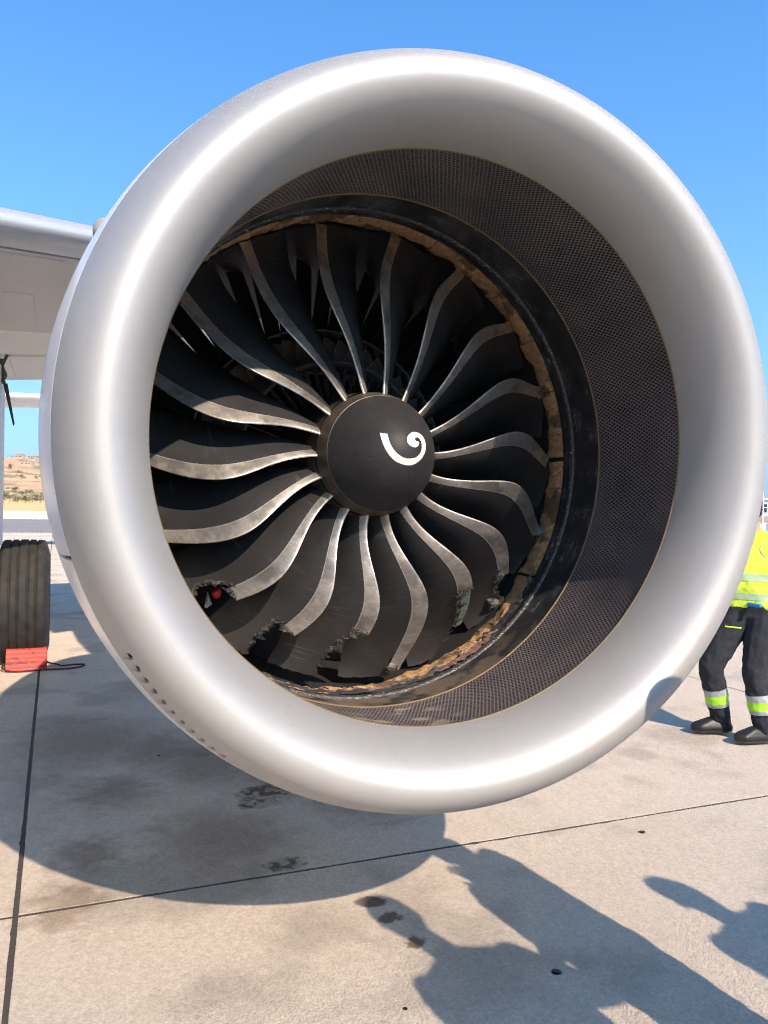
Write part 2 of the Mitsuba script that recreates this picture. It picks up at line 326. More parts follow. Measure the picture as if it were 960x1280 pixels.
obj('edge_marking', flatquad(sheet(-400, 400, 36.9, 37.5, .004)), 'paint_white', parent='apron', smooth=False)
obj('grass_field', flatquad(sheet(-900, 900, 105, 420, -.012)), 'dry_grass', smooth=False, kind='structure', label='strip of dry yellow grass in front of the hills')
# hills: a ridge over the field, lower to the right
def hill_z(lat, aft):
    s = np.clip((aft - 300) / 900, 0, 1); s = s * s * (3 - 2 * s)
    q = np.stack([lat / 260, aft / 260, lat * 0], -1)
    return s * (44 + 22 * (meshkit.fbm(q, 4, 3) - .5) * 2) * (.45 + .55 / (1 + np.exp((lat - 200) / 120))) - .5
la, af = np.meshgrid(np.linspace(-1600, 1600, 161), np.linspace(300, 1700, 71), indexing='ij')
hz = hill_z(la, af); hx, hy = gx(la, af)
m = grid(np.stack([hx, hy, hz], -1)); 
if m.face_normals[:, 2].mean() < 0: m.invert()
obj('hills', m, 'hill_earth', smooth=True, kind='structure', label='dry brown hillside with scattered scrub')
# ---------------------------------------------------------------- the aircraft
PLANE = tag('airplane', 'white airliner parked on the concrete, one engine with a damaged fan filling the view', 'airplane')
ENG = thing('jet_engine', 'silver jet engine with torn black fan blades and a white swirl on its spinner', parent=PLANE)
def eobj(name, mesh, mat, **k): return obj(name, mesh, mat, parent=ENG, **k)

# lip: a closed shell, with the row of anti-ice slots cut through it
TH_, RH, TM, RM, NN, RT = -.255, 1.060, .61, 1.251, 2.22, .934
def outer_r(t):
    t = np.asarray(t, float); f = np.clip((TM - t) / (TM - TH_), 0, 1)
    r = RH + (RM - RH) * (1 - f ** NN) ** (1 / NN)
    q = np.clip((t - 1.35) / 1.35, 0, 1); return r - .29 * q ** 1.8
w_ = np.linspace(0, math.pi / 2, 26)
inner = np.stack([TH_ * np.cos(w_), RH - (RH - RT) * np.sin(w_)], -1)                      # highlight -> throat
tt = TH_ + (-.067 - TH_) * np.linspace(0, 1, 30) ** 2
outer = np.stack([tt, outer_r(tt)], -1)
skin = np.vstack([outer[::-1], inner[1:]])                                                # seam -> highlight -> throat
d_ = np.gradient(skin, axis=0); nrm = np.stack([-d_[:, 1], d_[:, 0]], -1); nrm /= np.linalg.norm(nrm, axis=1, keepdims=True)
back = skin - nrm * .010 * np.sign((nrm * (skin - np.array([.05, 1.07]))).sum(1)).mean()
lip = ring_solid(INL, np.vstack([skin, back[::-1]]), 300)
L_ = to_mani(lip)
cut = []
for i in range(11):
    th = math.radians(238.6 - 1.98 * i); t0 = -.146 + .0032 * i
    c = INL(t0, outer_r(t0) - .004, th)
    def ell(c, ta, tr, tn):                                          # ellipsoid: half sizes along the axis, round, outward
        s = m3.Manifold.sphere(1., 24); q = th
        e1 = INL.a * .90 + (INL.r * math.sin(q) + INL.u * math.cos(q)) * .43; e2 = INL.r * math.cos(q) - INL.u * math.sin(q); e3 = np.cross(e1, e2)
        A = np.stack([e1 / np.linalg.norm(e1) * ta, e2 * tr, e3 / np.linalg.norm(e3) * tn], 1)
        return s.transform(np.hstack([A, np.asarray(c)[:, None]]))
    cut.append(ell(c, .026, .0125, .05))
    c2 = INL(t0 + .034, outer_r(t0 + .034) + .003, th); cut.append(ell(c2, .042, .0105, .011))
L_ = L_ - m3.Manifold.batch_boolean(cut, m3.OpType.Add)
m = trimesh.graph.smooth_shade(from_mani(L_), angle=math.radians(35), facet_minarea=None)       # exact normals on the turned skin, so that it shades evenly
v, f = np.array(m.vertices), np.array(m.faces); vn = np.zeros_like(v); fn = np.cross(v[f[:, 1]] - v[f[:, 0]], v[f[:, 2]] - v[f[:, 0]])
for k in range(3): np.add.at(vn, f[:, k], fn)
vn /= np.maximum(np.linalg.norm(vn, axis=1, keepdims=True), 1e-12)
q = v - INL.c; tv = q @ INL.a; rad = q - tv[:, None] * INL.a; rv = np.linalg.norm(rad, axis=1); rad /= rv[:, None]
fine_t = np.linspace(0, len(skin) - 1, 3000); fs = np.stack([np.interp(fine_t, np.arange(len(skin)), skin[:, j]) for j in (0, 1)], -1)
fd = np.stack([np.interp(fine_t, np.arange(len(skin)), d_[:, j]) for j in (0, 1)], -1); fnn = np.stack([-fd[:, 1], fd[:, 0]], -1); fnn /= np.linalg.norm(fnn, axis=1, keepdims=True)
from scipy.spatial import cKDTree
dist, idx = cKDTree(fs).query(np.stack([tv, rv], -1)); an = fnn[idx, :1] * INL.a + fnn[idx, 1:] * rad
sg = np.sign((an * vn).sum(1)); an *= sg[:, None]; ok = (dist < .0012) & ((an * vn).sum(1) > .8); vn[ok] = an[ok]
k = key_of('inlet_lip', ENG); scene[k] = {'type': 'ply', 'filename': meshkit.write_ply((v, f), True, normals=vn), 'face_normals': False, 'bsdf': {'type': 'ref', 'id': 'satin_aluminium'}}
tag(k, 'smooth silver lip of the engine inlet with a row of slots low on its left')
eobj('slot_backing', ring_solid(INL, [(-.14, 1.115), (-.05, 1.145), (-.05, 1.14), (-.14, 1.11)], 60, math.radians(214), math.radians(243)), 'black_gap')

# barrel and fan cowl: painted panels with open joints, dark backing behind the joints
def shell(t0, t1, a0, a1, name, mat, n=40, m=90, th=.012):
    t = np.linspace(t0, t1, n); r = outer_r(t)
    prof = np.vstack([np.stack([t, r], -1), np.stack([t[::-1], r[::-1] - th], -1)])
    return eobj(name, ring_solid(INL, prof, m, math.radians(a0), math.radians(a1)), mat, smooth=35)
shell(-.0635, .80, -106.6, 14, 'barrel_panel', 'nacelle_paint')
shell(-.0635, .80, 14.3, 131, 'barrel_panel', 'nacelle_paint')
shell(-.0635, .80, 131.3, 252.8, 'barrel_panel', 'nacelle_paint')
shell(.806, 2.05, 184, 356, 'fan_cowl_door', 'nacelle_paint')
shell(.806, 2.05, 4, 176, 'fan_cowl_door', 'nacelle_paint')
shell(2.056, 2.70, 184, 356, 'reverser_sleeve', 'nacelle_paint')
shell(2.056, 2.70, 4, 176, 'reverser_sleeve', 'nacelle_paint')
t = np.linspace(-.08, 2.68, 60)
eobj('cowl_backing', revolve(INL, np.stack([t, outer_r(t) - .014], -1), 160), 'black_gap')

# acoustic liner between throat and fan case
nT, nA = 24, 240
th = np.linspace(0, 2 * math.pi, nA + 1); f = np.linspace(0, 1, nT)[:, None, None]
P = INL(np.full_like(th, .003), RT + .002, th)[None] * (1 - f) + FAN(np.full_like(th, -.302), .979, th)[None] * f
bulge = np.sin(np.pi * f) * .012
P = P + bulge * (P - (FAN.c + ((P - FAN.c) @ FAN.a)[..., None] * FAN.a))
uv = np.stack(np.broadcast_arrays(th[None] * .95, np.linspace(0, .50, nT)[:, None]), -1).reshape(-1, 2)
eobj('acoustic_liner', grid(P), 'liner_mesh', smooth=True, uv=uv, label='dark perforated mesh lining of the inlet duct')
def hoop(fr, t, r, rad, n=200, sides=8):
    a = np.linspace(0, 2 * math.pi, n + 1)[:-1]; b = np.linspace(0, 2 * math.pi, sides + 1)[:-1]
    return grid(fr(t + rad * np.cos(b)[:, None], r + rad * np.sin(b)[:, None], a[None]), closed_u=True, closed_v=True)
eobj('liner_seal', hoop(INL, .002, RT + .0015, .0045), 'seal_brown', smooth=True)
eobj('liner_seal', hoop(FAN, -.302, .979, .0045), 'seal_brown', smooth=True)

# fan case: band, scuffed ridge, worn abradable segments in their groove
def case_ring(name, prof, mat, n=220):
    p = np.array(prof); a = np.linspace(0, 2 * math.pi, n + 1)
    uv = np.stack(np.broadcast_arrays(a[None] * 1.0, p[:, :1]), -1).reshape(-1, 2)
    return eobj(name, grid(FAN(p[:, None, 0], p[:, None, 1], a[None])), mat, smooth=True, uv=uv)
case_ring('case_band', [(-.300, .980), (-.24, .984), (-.16, .990), (-.10, .995)], 'case_dark')
case_ring('case_ridge', [(-.10, .997), (-.098, .988), (-.09, .984), (-.078, .984), (-.07, .990), (-.068, .999)], 'ridge_scuffed', 420)
case_ring('case_step', [(-.069, .998), (-.045, .999), (-.043, .992), (-.02, .993), (-.018, 1.004), (.0, 1.006)], 'case_dark')
case_ring('groove_wall', [(.0, 1.006), (.15, 1.006), (.152, .995), (.35, .995), (.9, .985), (1.9, .935)], 'inner_dark')
a = 0.
while a < 359.:
    da = rng.uniform(6, 15)
    low = 100 < a % 360 < 250
    if rng.random() < (.16 if not low else .06): a += rng.uniform(.4, 1.2); continue
    n, mT = 40, 9
    t1 = rng.uniform(.095, .13); th = np.radians(np.linspace(a, a + da - rng.uniform(.05, .25), n))
    tq = np.linspace(0, 1, mT)
    base = FAN(tq[:, None] * t1 + .002, 0 * tq[:, None], 0 * th[None])
    q = np.stack(np.broadcast_arrays(tq[:, None] * 1.2 + a, np.degrees(th)[None] * .35, 0.), -1)
    ero = meshkit.fbm(q * 1.9, 4, 5); ero2 = meshkit.fbm(q * 7 + 4, 3, 6)
    edge = np.minimum(1, np.minimum(tq[:, None] * 6, (1 - tq[:, None]) * 4) + .2)
    r = 1.004 - edge * np.clip(.006 + .010 * (ero - .3) / .5 + .004 * (ero2 - .5), .001, .016)
    t1 = t1 * (.72 + .56 * meshkit.fbm(np.stack([np.degrees(th) * .22, th * 0 + 3, th * 0], -1), 3, 11))[None]
    tj = tq[:, None] * t1 + .002 + .012 * (ero2 - .5) * (tq[:, None] > .8)
    top = FAN(tj, r, th[None] + .006 * (ero - .5)); bot = FAN(tj, 1.0055, th[None])
    ringo = np.concatenate([top, bot[::-1]], 0)
    eobj('abradable_segment', grid(ringo, closed_u=True), 'abradable', smooth=50)
    a += da
# shreds of the case lining hanging loose at the bottom
bsdf('lining_pink', base_color=(.20, .12, .11), roughness=.8)
bsdf('case_shred', base_color=(.045, .045, .048), roughness=.5)
for i, (a0, a1, t0, mat) in enumerate(((150, 178, -.035, 'torn_fibre'), (162, 205, -.055, 'case_shred'), (185, 214, -.03, 'torn_fibre'), (140, 160, -.05, 'lining_pink'), (120, 146, -.03, 'case_shred'), (172, 190, -.02, 'lining_pink'))):
    q = np.linspace(0, 1, 60); th = np.radians(a0 + (a1 - a0) * q); wv = meshkit.fbm(np.stack([q * 9, q * 0 + i * 5, q * 0], -1), 4, 31) - .5
    wd = .016 * np.sin(np.pi * np.clip(q, .02, .98)) * (.5 + meshkit.noise(np.stack([q * 16, q * 0 + i, q * 0], -1), 8))
    tc = t0 + .05 * wv; rc = .984 - .018 * np.abs(wv) * 2
    A, B = FAN(tc - wd, rc, th), FAN(tc + wd, rc - .008 * (wv + .3), th); A2, B2 = FAN(tc - wd, rc + .003, th), FAN(tc + wd, rc - .008 * (wv + .3) + .003, th)
    eobj('torn_strip', grid(np.stack([A, B, B2, A2], 0), closed_u=True), mat, smooth=40)
# spinner with its swirl, hub behind it
TBS, RBS, ASP = -.241, .2260, .215
def spin_t(r): return TBS - ASP * (1 - np.clip(r / RBS, 0, 1) ** 2)
w_ = np.linspace(.004, 1, 40); a = np.linspace(0, 2 * math.pi, 121)
uv = np.stack(np.broadcast_arrays(a[None], w_[:, None]), -1).reshape(-1, 2)
eobj('spinner', grid(FAN(spin_t(RBS * w_)[:, None], (RBS * w_)[:, None], a[None])), 'spinner_black', smooth=True, uv=uv, label='black rounded spinner at the centre of the fan')
SWIRL = [(-0.0794, 0.066), (-0.0757, 0.0291), (-0.0606, -0.008), (-0.036, -0.0351), (-0.0032, -0.0493), (0.0326, -0.0517), (0.0711, -0.0351), (0.0979, -0.009), (0.1112, 0.0236), (0.1027, 0.0558), (0.0816, 0.0697), (0.0535, 0.0736), (0.0314, 0.0658), (0.0142, 0.0458), (0.015, 0.0305), (0.0272, 0.0187), (0.0508, 0.015), (0.0671, 0.0248), (0.0703, 0.0335), (0.0618, 0.0379), (0.0519, 0.0409), (0.0516, 0.0489), (0.062, 0.0529), (0.0738, 0.0493), (0.0823, 0.0379), (0.0843, 0.0214), (0.077, -0.001), (0.0557, -0.0205), (0.0282, -0.0275), (0.0, -0.0254), (-0.0265, -0.0106), (-0.044, 0.0106), (-0.0536, 0.0379), (-0.0558, 0.0619)]
from shapely.geometry import Polygon
from scipy.interpolate import splprep, splev
def smooth_part(pts, n):
    tck, _ = splprep(np.array(pts).T, s=0, k=3); return np.array(splev(np.linspace(0, 1, n), tck)).T
sw = np.vstack([smooth_part(SWIRL[:19], 120), smooth_part(SWIRL[18:], 100)[1:]])
m = trimesh.creation.extrude_polygon(Polygon(sw).buffer(0), .001, engine='earcut').subdivide_to_size(.006)
v = m.vertices; rr = np.hypot(v[:, 0], v[:, 1]); 
m.vertices = FAN(spin_t(rr) - .0004 - v[:, 2], rr, np.arctan2(v[:, 0], v[:, 1]))
if m.volume < 0: m.invert()
eobj('swirl_mark', m, 'mark_white', smooth=30, label='white comma-shaped swirl painted on the spinner')
eobj('hub_ring', ring_solid(FAN, [(TBS + .002, .2200), (TBS + .004, .2275), (-.20, .2395), (-.165, .2480), (-.165, .236)], 160), 'hub_metal', smooth=25)
eobj('hub', revolve(FAN, [(-.166, .247), (-.05, .262), (.10, .275), (.45, .285)], 120), 'inner_dark', smooth=True)
for k in range(18):                                                     # blade root platforms
    th = PHASE + math.radians(20) * (k + .5) + np.radians(np.linspace(-8.6, 8.6, 9)); tq = np.linspace(-.163, .02, 6)
    P = FAN(tq[:, None], .251 + .012 * (tq[:, None] + .163) / .18 + .003 * np.cos((th - th.mean()) * 9)[None], th[None] - .05 * np.sin(tq[:, None] * 6)[...])
    eobj('blade_platform', grid(P), 'hub_metal', smooth=True)

bsdf('blade_shred', base_color=col((.015, .015, .016), (.11, .108, .10), lambda p, uv: smoothstep(.35, .7, fbm(p.x * 60, p.y * 60, p.z * 60, 3))), roughness=.45)
# fan blades: carbon bodies, titanium leading edges, some broken
DAMAGE = {10: (.845, .985, [(.80, None), (.84, .080), (.90, .090), (.96, .045), (1., .04)]),
          11: (.700, .982, [(.69, None), (.70, .085), (.76, .070), (.85, .066), (.88, .078), (.93, .105), (1., .15)]),
          12: (.930, .958, [(.74, None), (.79, .066), (.86, .074), (.96, .045)]),
          13: (.715, .942, [(.70, None), (.72, .060), (.76, .095), (.84, .100), (.90, .07), (.95, .03)]),
          14: (.775, .942, [(.745, None), (.757, .125), (.80, .118), (.84, .105), (.89, .075), (.945, .03)]),
          15: (.778, .935, [(.745, None), (.765, .095), (.80, .125), (.86, .115), (.90, .07), (.95, .03)]),
          16: (.945, .955, []), 17: (.955, .965, []), 0: (.965, .97, [])}
FEATH = {7: .975, 8: .950, 9: .958}
def fibres(pts, dirs, n, length, seed):
    g = np.random.default_rng(seed); ms = []
    for i in range(n):
        p = pts[g.integers(len(pts))] + g.normal(0, .005, 3); d = dirs + g.normal(0, .55, 3); d /= np.linalg.norm(d)
        L = length * g.uniform(.25, 1.); w = g.uniform(.0008, .0030); s = np.cross(d, g.normal(0, 1, 3)); s /= np.linalg.norm(s)
        u = np.cross(d, s)
        v = np.array([p + s * w, p - s * w * .5 + u * w, p - s * w * .5 - u * w, p + d * L])
        ms.append((v, np.array([[0, 1, 3], [1, 2, 3], [2, 0, 3], [0, 2, 1]])))
    return cat_mesh(ms)
for k in range(18):
    send, tip, tear = DAMAGE.get(k, (FEATH.get(k, .982), .985, []))
    g = np.random.default_rng(100 + k)
    # body
    nr, ns = 110, 34
    r = np.linspace(.245, tip, nr); wS = sheath_width(r); s0 = wS * .90
    if tear:
        rr = [tear[0][0]] + [q[0] for q in tear[1:]]; ss = [float(sheath_width(tear[0][0])) * .9] + [q[1] for q in tear[1:]]
        jag = .018 * (meshkit.fbm(np.stack([r * 90, r * 0 + k, r * 0], -1), 3, k) - .5) * 2
        s0 = np.where(r > rr[0], np.interp(r, rr, ss) + jag, s0)
    q = np.linspace(0, 1, ns) ** 1.3
    S = s0[:, None] + (CH(r) - s0)[:, None] * q[None]
    tipj = (tip + .006 * (meshkit.fbm(np.stack([S[-1] * 60, S[-1] * 0 + k, S[-1] * 0], -1), 3, 9) - .5) * 2) - tip
    R = r[:, None] + tipj[None] * (np.linspace(0, 1, nr)[:, None] ** 12)
    def side(sd): return blade(k, S, R, sd), np.stack([S, R], -1)
    (A, ua), (B, ub) = side(1), side(-1)
    ms = [grid(A), grid(B, flip=True)]; us = [ua.reshape(-1, 2), ub.reshape(-1, 2)]
    for E0, E1, u0 in ((A[:, 0], B[:, 0], ua[:, 0]), (A[:, -1], B[:, -1], ua[:, -1]), (A[-1], B[-1], ua[-1])):
        ms.append(grid(np.stack([E0, E1], 1))); us.append(np.stack([u0, u0], 1).reshape(-1, 2))
    lab = None
    if k in (10, 11, 13, 14, 15): lab = 'black fan blade with its tip corner torn away'
    bk = eobj('fan_blade', cat_mesh(ms), 'blade_carbon', smooth=True, uv=np.vstack(us), label=lab)
    # sheath
    r = np.linspace(.245, send, 90); w = sheath_width(r); q = np.linspace(0, 1, 15) ** 1.6
    endslant = np.linspace(.012, -.012, 15) * (1 if tear else .3)
    R = r[:, None] + endslant[None] * (np.linspace(0, 1, 90)[:, None] ** 8)
    bend = 1.
    if k == 12: bend = np.ones((90, 1))
    S = w[:, None] * q[None] + np.zeros_like(R)
    A = blade(k, S, R, 1, .0012); B = blade(k, S, R, -1, .0012); A2 = blade(k, S[:, -1:] * 1.0, R[:, -1:], 1, -.002)
    uv = np.stack([q[None] + 0 * R, R], -1)
    ms = [grid(np.concatenate([B[:, ::-1], A], 1)), grid(np.stack([A[:, -1], A2[:, 0]], 1)), grid(np.stack([A[-1], B[-1]], 0))]
    us = [np.concatenate([uv[:, ::-1], uv], 1).reshape(-1, 2), np.stack([uv[:, -1], uv[:, -1]], 1).reshape(-1, 2), np.stack([uv[-1] * [.6, 1], uv[-1] * [.6, 1]], 0).reshape(-1, 2)]
    eobj('blade_leading_edge', cat_mesh(ms), 'titanium_edge', smooth=True, uv=np.vstack(us))
    if tear and k != 12:
        r0, r1 = tear[0][0] + .005, min(tear[-2][0], tip)
        rr_ = g.uniform(r0, r0 + (r1 - r0) * .75, 260); ss_ = np.interp(rr_, rr, ss)
        P = blade(k, ss_, rr_, 1); inw = (blade(k, .02, .85, 1) - blade(k, .08, .85, 1)); inw = inw / np.linalg.norm(inw) - FAN.a * .5
        eobj('torn_fibre', fibres(P, inw, 130, .022, k), 'torn_fibre', smooth=False, kind='stuff')
        for q in range(6):                                               # stiff layered flaps left standing on the break
            rq = r0 + (r1 - r0) * (q + g.uniform(.1, .9)) / 6; hw = g.uniform(.006, .014); L = g.uniform(.014, .040)
            b0, b1 = blade(k, np.interp(rq - hw, rr, ss) + .004, rq - hw, 1), blade(k, np.interp(rq + hw, rr, ss) + .004, rq + hw, 1)
            tipv = (b0 + b1) / 2 + (inw * g.uniform(.5, 1.) - FAN.a * g.uniform(-.2, .9)) * L + (b1 - b0) * g.uniform(-.8, .8); nb = np.cross(b1 - b0, tipv - b0); nb = nb / np.linalg.norm(nb) * .0013
            eobj('torn_flap', trimesh.convex.convex_hull(np.array([b0 - nb, b0 + nb, b1 - nb, b1 + nb, tipv - nb * .3, tipv + nb * .3, (b0 + b1) / 2 * .3 + tipv * .7 + (b1 - b0) * .3])), 'blade_shred', smooth=False)
        P2 = blade(k, g.uniform(.01, float(w[-1]), 60), send + g.uniform(-.004, .004, 60), 1)
        eobj('torn_fibre', fibres(P2, blade(k, .03, send + .02, 1) - blade(k, .03, send, 1), 110, .014, k + 50), 'torn_fibre', smooth=False, kind='stuff')
# the green bonding core left standing where the sheath of one blade is gone
r = np.linspace(.695, .862, 30); q = np.linspace(0, 1, 8)
jl = .010 * (meshkit.fbm(np.stack([r * 70, r * 0, r * 0], -1), 3, 3) - .5)
S = (.012 + jl + .012 * np.clip((r - .8) / .06, 0, 1))[:, None] + (np.clip(.050 - .14 * np.clip(r - .70, 0, 1), .012, 1))[:, None] * q[None]
A, B = blade(11, S, r[:, None], 1, .001), blade(11, S, r[:, None], -1)
eobj('bonding_core', cat_mesh([grid(A), grid(B, flip=True), grid(np.stack([A[:, 0], B[:, 0]], 1)), grid(np.stack([A[:, -1], B[:, -1]], 1))]), 'green_core', smooth=40, label='greenish bonding layer exposed under a lost leading edge')
# loose shreds of sheath on three tips
for k, rr_, mat in ((7, .972, 'titanium_edge'), (9, .955, 'green_core'), (12, .93, 'titanium_edge'), (10, .93, 'torn_fibre')):
    g = np.random.default_rng(40 + k); c = blade(k, .035 if k != 10 else .10, rr_, 1, .006)
    pts = c + g.normal(0, 1, (14, 3)) * np.array([.020, .012, .016])
    m = trimesh.convex.convex_hull(pts); m = m.subdivide().subdivide(); m.vertices += g.normal(0, .0022, m.vertices.shape)
    if mat == 'titanium_edge': mat = 'hub_metal'
    eobj('torn_shred', m, mat, smooth=False)

# behind the fan: splitter, inlet vanes, outlet vanes, core, nozzle
eobj('splitter', revolve(FAN, [(.46, .425), (.34, .428), (.315, .434), (.305, .441), (.315, .449), (.36, .462), (.50, .49), (.95, .56), (1.5, .60), (2.1, .52), (3.1, .30)], 140), 'core_grey', smooth=True)
eobj('core_inner', revolve(FAN, [(.60, .425), (.60, .20)], 60), 'black_gap', smooth=True)
for i in range(56):
    th = 2 * math.pi * i / 56; q = np.linspace(0, 1, 6); rr = np.array([.275, .35, .434])
    tt_, aa = np.meshgrid(q, rr, indexing='ij')
    P = FAN(.335 + .11 * tt_, aa, th + .045 * tt_ ** 2 * (.3 / aa)); Q = FAN(.335 + .11 * tt_, aa, th + .045 * tt_ ** 2 * (.3 / aa) + (.010 * np.sin(np.pi * tt_ * .9 + .2)) * (.3 / aa))
    eobj('inlet_vane', cat_mesh([grid(P), grid(Q, flip=True), grid(np.stack([P[0], Q[0]], 0))]), 'core_grey', smooth=40)
bsdf('vane_dark', base_color=(.045, .047, .05), roughness=.6)
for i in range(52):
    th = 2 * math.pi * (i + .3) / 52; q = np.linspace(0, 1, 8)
    for nm, rr, mat in (('vane_root_lit', np.array([.48, .54, .60]), 'vane_lit_shard_grey'), ('outlet_vane', np.array([.60, .70, .84, .985]), 'vane_dark')):  # inner ends of the dark vanes coloured pale in place of light there
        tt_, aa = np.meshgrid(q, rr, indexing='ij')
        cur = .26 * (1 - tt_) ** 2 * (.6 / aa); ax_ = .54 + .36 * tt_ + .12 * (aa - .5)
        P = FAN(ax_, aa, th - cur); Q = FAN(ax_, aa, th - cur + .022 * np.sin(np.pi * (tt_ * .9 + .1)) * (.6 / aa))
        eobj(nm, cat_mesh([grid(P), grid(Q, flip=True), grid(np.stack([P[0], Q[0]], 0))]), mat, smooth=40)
eobj('vane_band', ring_solid(FAN, [(.55, .628), (.66, .632), (.66, .640), (.55, .636)], 120), 'core_grey')
g = np.random.default_rng(3); m = trimesh.convex.convex_hull(FAN(.155, .862, math.radians(225.2)) + g.normal(0, 1, (9, 3)) * [.006, .012, .022]); eobj('loose_shard', m, 'vane_lit_shard_grey', smooth=False)
eobj('red_plug', from_mani(bone(FAN(.145, .800, math.radians(225.3)), .014, FAN(.150, .812, math.radians(225.0)), .020)), 'red_plastic', smooth=40)

# pylon over the nacelle
st = []
for t_, hw, z0, z1 in ((.9, .02, 1.10, 1.24), (1.2, .12, 1.05, 1.36), (2.0, .22, .9, 1.60), (3.2, .24, .5, 1.95), (5.2, .20, .6, 1.80), (6.4, .04, 1.2, 1.7)):
    st.append([FAN.c + FAN.a * (t_ - .0) + FAN.r * x + FAN.u * z for x, z in ((-hw, z0), (-hw, z1 - .1), (-hw * .5, z1), (hw * .5, z1), (hw, z1 - .1), (hw, z0))])
obj('pylon', grid(np.array(st), closed_v=True), 'aircraft_white', parent=PLANE, smooth=40)

# ---- wing
bsdf('flap_cream_lit', base_color=col((.80, .77, .70), (.86, .83, .77), lambda p, uv: fbm(p.x, p.y, p.z * 6, 3)), roughness=.4)  # lighter than the wing box, painting in light bounced up from the ground
WING = thing('wing', 'white wing running out behind the engine', parent=PLANE)
P0 = np.array([-1.905, 5.20, 3.30]); OUTB = np.array([.656, .754, .087]); AFT = np.array([AF[0], AF[1], 0.])
def loft(sect, span, scale):                                             # sect (x aft, z) per metre of chord 5.2
    st = []
    for s in span:
        k = scale(s); st.append([P0 + OUTB * s + AFT * (x * k) + np.array([0, 0, z * k]) for x, z in sect])
    return np.array(st)
SC = lambda s: np.clip(1 - .062 * s, .3, 1.5) if s > 0 else 1 - .045 * s
def wing_part(name, sect, mat, span, smooth=30, cap=True):
    P = loft(sect, span, SC); m = grid(P, closed_v=True)
    if cap:
        from mapbox_earcut import triangulate_float64
        t = np.array(triangulate_float64(np.array(sect, float), np.array([len(sect)], np.uint32))).reshape(-1, 3)
        o = (len(span) - 1) * len(sect); m = trimesh.Trimesh(m.vertices, np.vstack([m.faces, t, t[:, ::-1] + o]), process=False)
    if m.volume < 0: m.invert()
    return obj(name, m, mat, parent=WING, smooth=smooth)
ang = np.linspace(-1.35, 1.45, 15)
nose = [(.17 - .17 * math.cos(a), .012 + .088 * math.sin(a)) for a in ang]
slat = nose[::-1]; slat = [(.62, .165)] + slat + [(.30, -.078), (.30, -.06), (.62, .12)]
wing_part('slat', slat, 'slat_metal', [-6, -3, -1, -.02])
wing_part('slat', slat, 'slat_metal', [.55, 3, 6, 10])
boxs = [(.50, .10), (1.2, .20), (2.2, .24), (3.15, .24), (3.15, -.05), (2.2, -.065), (1.2, -.085), (.325, -.083)]
wing_part('wing_box', boxs, 'aircraft_grey', [-6, -3, 0, 4, 10, 13])
wing_part('lower_panel', [(1.45, -.0815), (2.2, -.067), (2.9, -.0565), (2.9, -.0625), (2.2, -.073), (1.45, -.0875)], 'aircraft_grey', [-3.2, -1.6, -.45])
wing_part('lower_panel', [(.40, -.0840), (1.2, -.0870), (1.435, -.0825), (1.435, -.0885), (1.2, -.0930), (.40, -.0900)], 'aircraft_grey', [-2.6, -1.2, -.2])
flap = [(3.16, .22), (3.9, .17), (4.36, .12), (4.36, -.07), (3.9, -.062), (3.16, -.048)]
flap2 = [(4.40, .11), (5.3, .04), (6.2, -.07), (6.2, -.09), (5.3, -.10), (4.7, -.10), (4.42, -.085), (4.38, .0)]
for sp in ([-6, -3.05], [-3.0, -.8], [-.795, 2.5, 6]): wing_part('flap', flap2, 'flap_cream_lit', sp)
wing_part('flap_cove', flap, 'flap_cream_lit', [-6, -3.05])
wing_part('flap_cove', flap, 'flap_cream_lit', [-3.0, -1.2])
wing_part('flap_cove', flap, 'flap_cream_lit', [-1.15, 2.5, 6])
m = from_mani(m3.Manifold.sphere(1., 32)); m.vertices = m.vertices * np.array([.080, .075, .088]) + P0 * [1, 1, 0] + np.array([.035, .07, 3.352])
obj('slat_end_cap', m, bsdf('cap_grey', base_color=(.30, .275, .245), roughness=.5), parent=WING, smooth=True)
for zz, s1 in ((.02, -2.2), (-.10, -1.6)):
    pts = [P0 + OUTB * s + AFT * (3.6 - zz * 8 + .25 * math.sin(s * 1.6)) + np.array([0, 0, -.12]) for s in np.linspace(-4.2, s1, 12)]
    obj('hydraulic_line', tube(pts, .012), 'gear_dark', parent=WING)
# ---- fuselage, tail
LATF = -4.57
def fus(aft, lat, z): x, y = gx(lat, aft); return np.array([x, y, z])
st = []
for af_, rr, zc in ((-13, .15, 2.6), (-12.6, .6, 2.7), (-11.5, 1.2, 2.9), (-9.5, 1.75, 3.05), (-7, 1.98, 3.15), (14, 1.98, 3.15), (18, 1.7, 3.4), (22, 1.1, 3.9), (26, .5, 4.4), (27.5, .15, 4.5)):
    a = np.linspace(0, 2 * math.pi, 49)[:-1]; st.append([fus(af_, LATF + rr * math.cos(q), zc + rr * math.sin(q)) for q in a])
obj('fuselage', grid(np.array(st), closed_v=True), 'aircraft_white', parent=PLANE, smooth=35)
def aero(x, t): return t * (1.9 * math.sqrt(max(x, 0)) * (1 - x) ** .9 * .5)
def stab_pts(lat, c, aft, z, thk):
    xs = np.concatenate([np.linspace(1, 0, 14) ** 1.6, (np.linspace(0, 1, 14) ** 1.6)[1:-1]]); sg = [1] * 14 + [-1] * 12
    return [fus(aft + c * x, lat, z + s * aero(x, thk)) for x, s in zip(xs, sg)]
STB = np.array([stab_pts(LATF + L, 3.6 - abs(L) * .30, 22.2 + abs(L) * .32, 4.05 + abs(L) * .06, .55 - abs(L) * .03) for L in (-6.2, -3, 0, 3, 6.2)])
obj('tailplane', grid(STB, closed_v=True), 'aircraft_white', parent=PLANE, smooth=50)
st = []
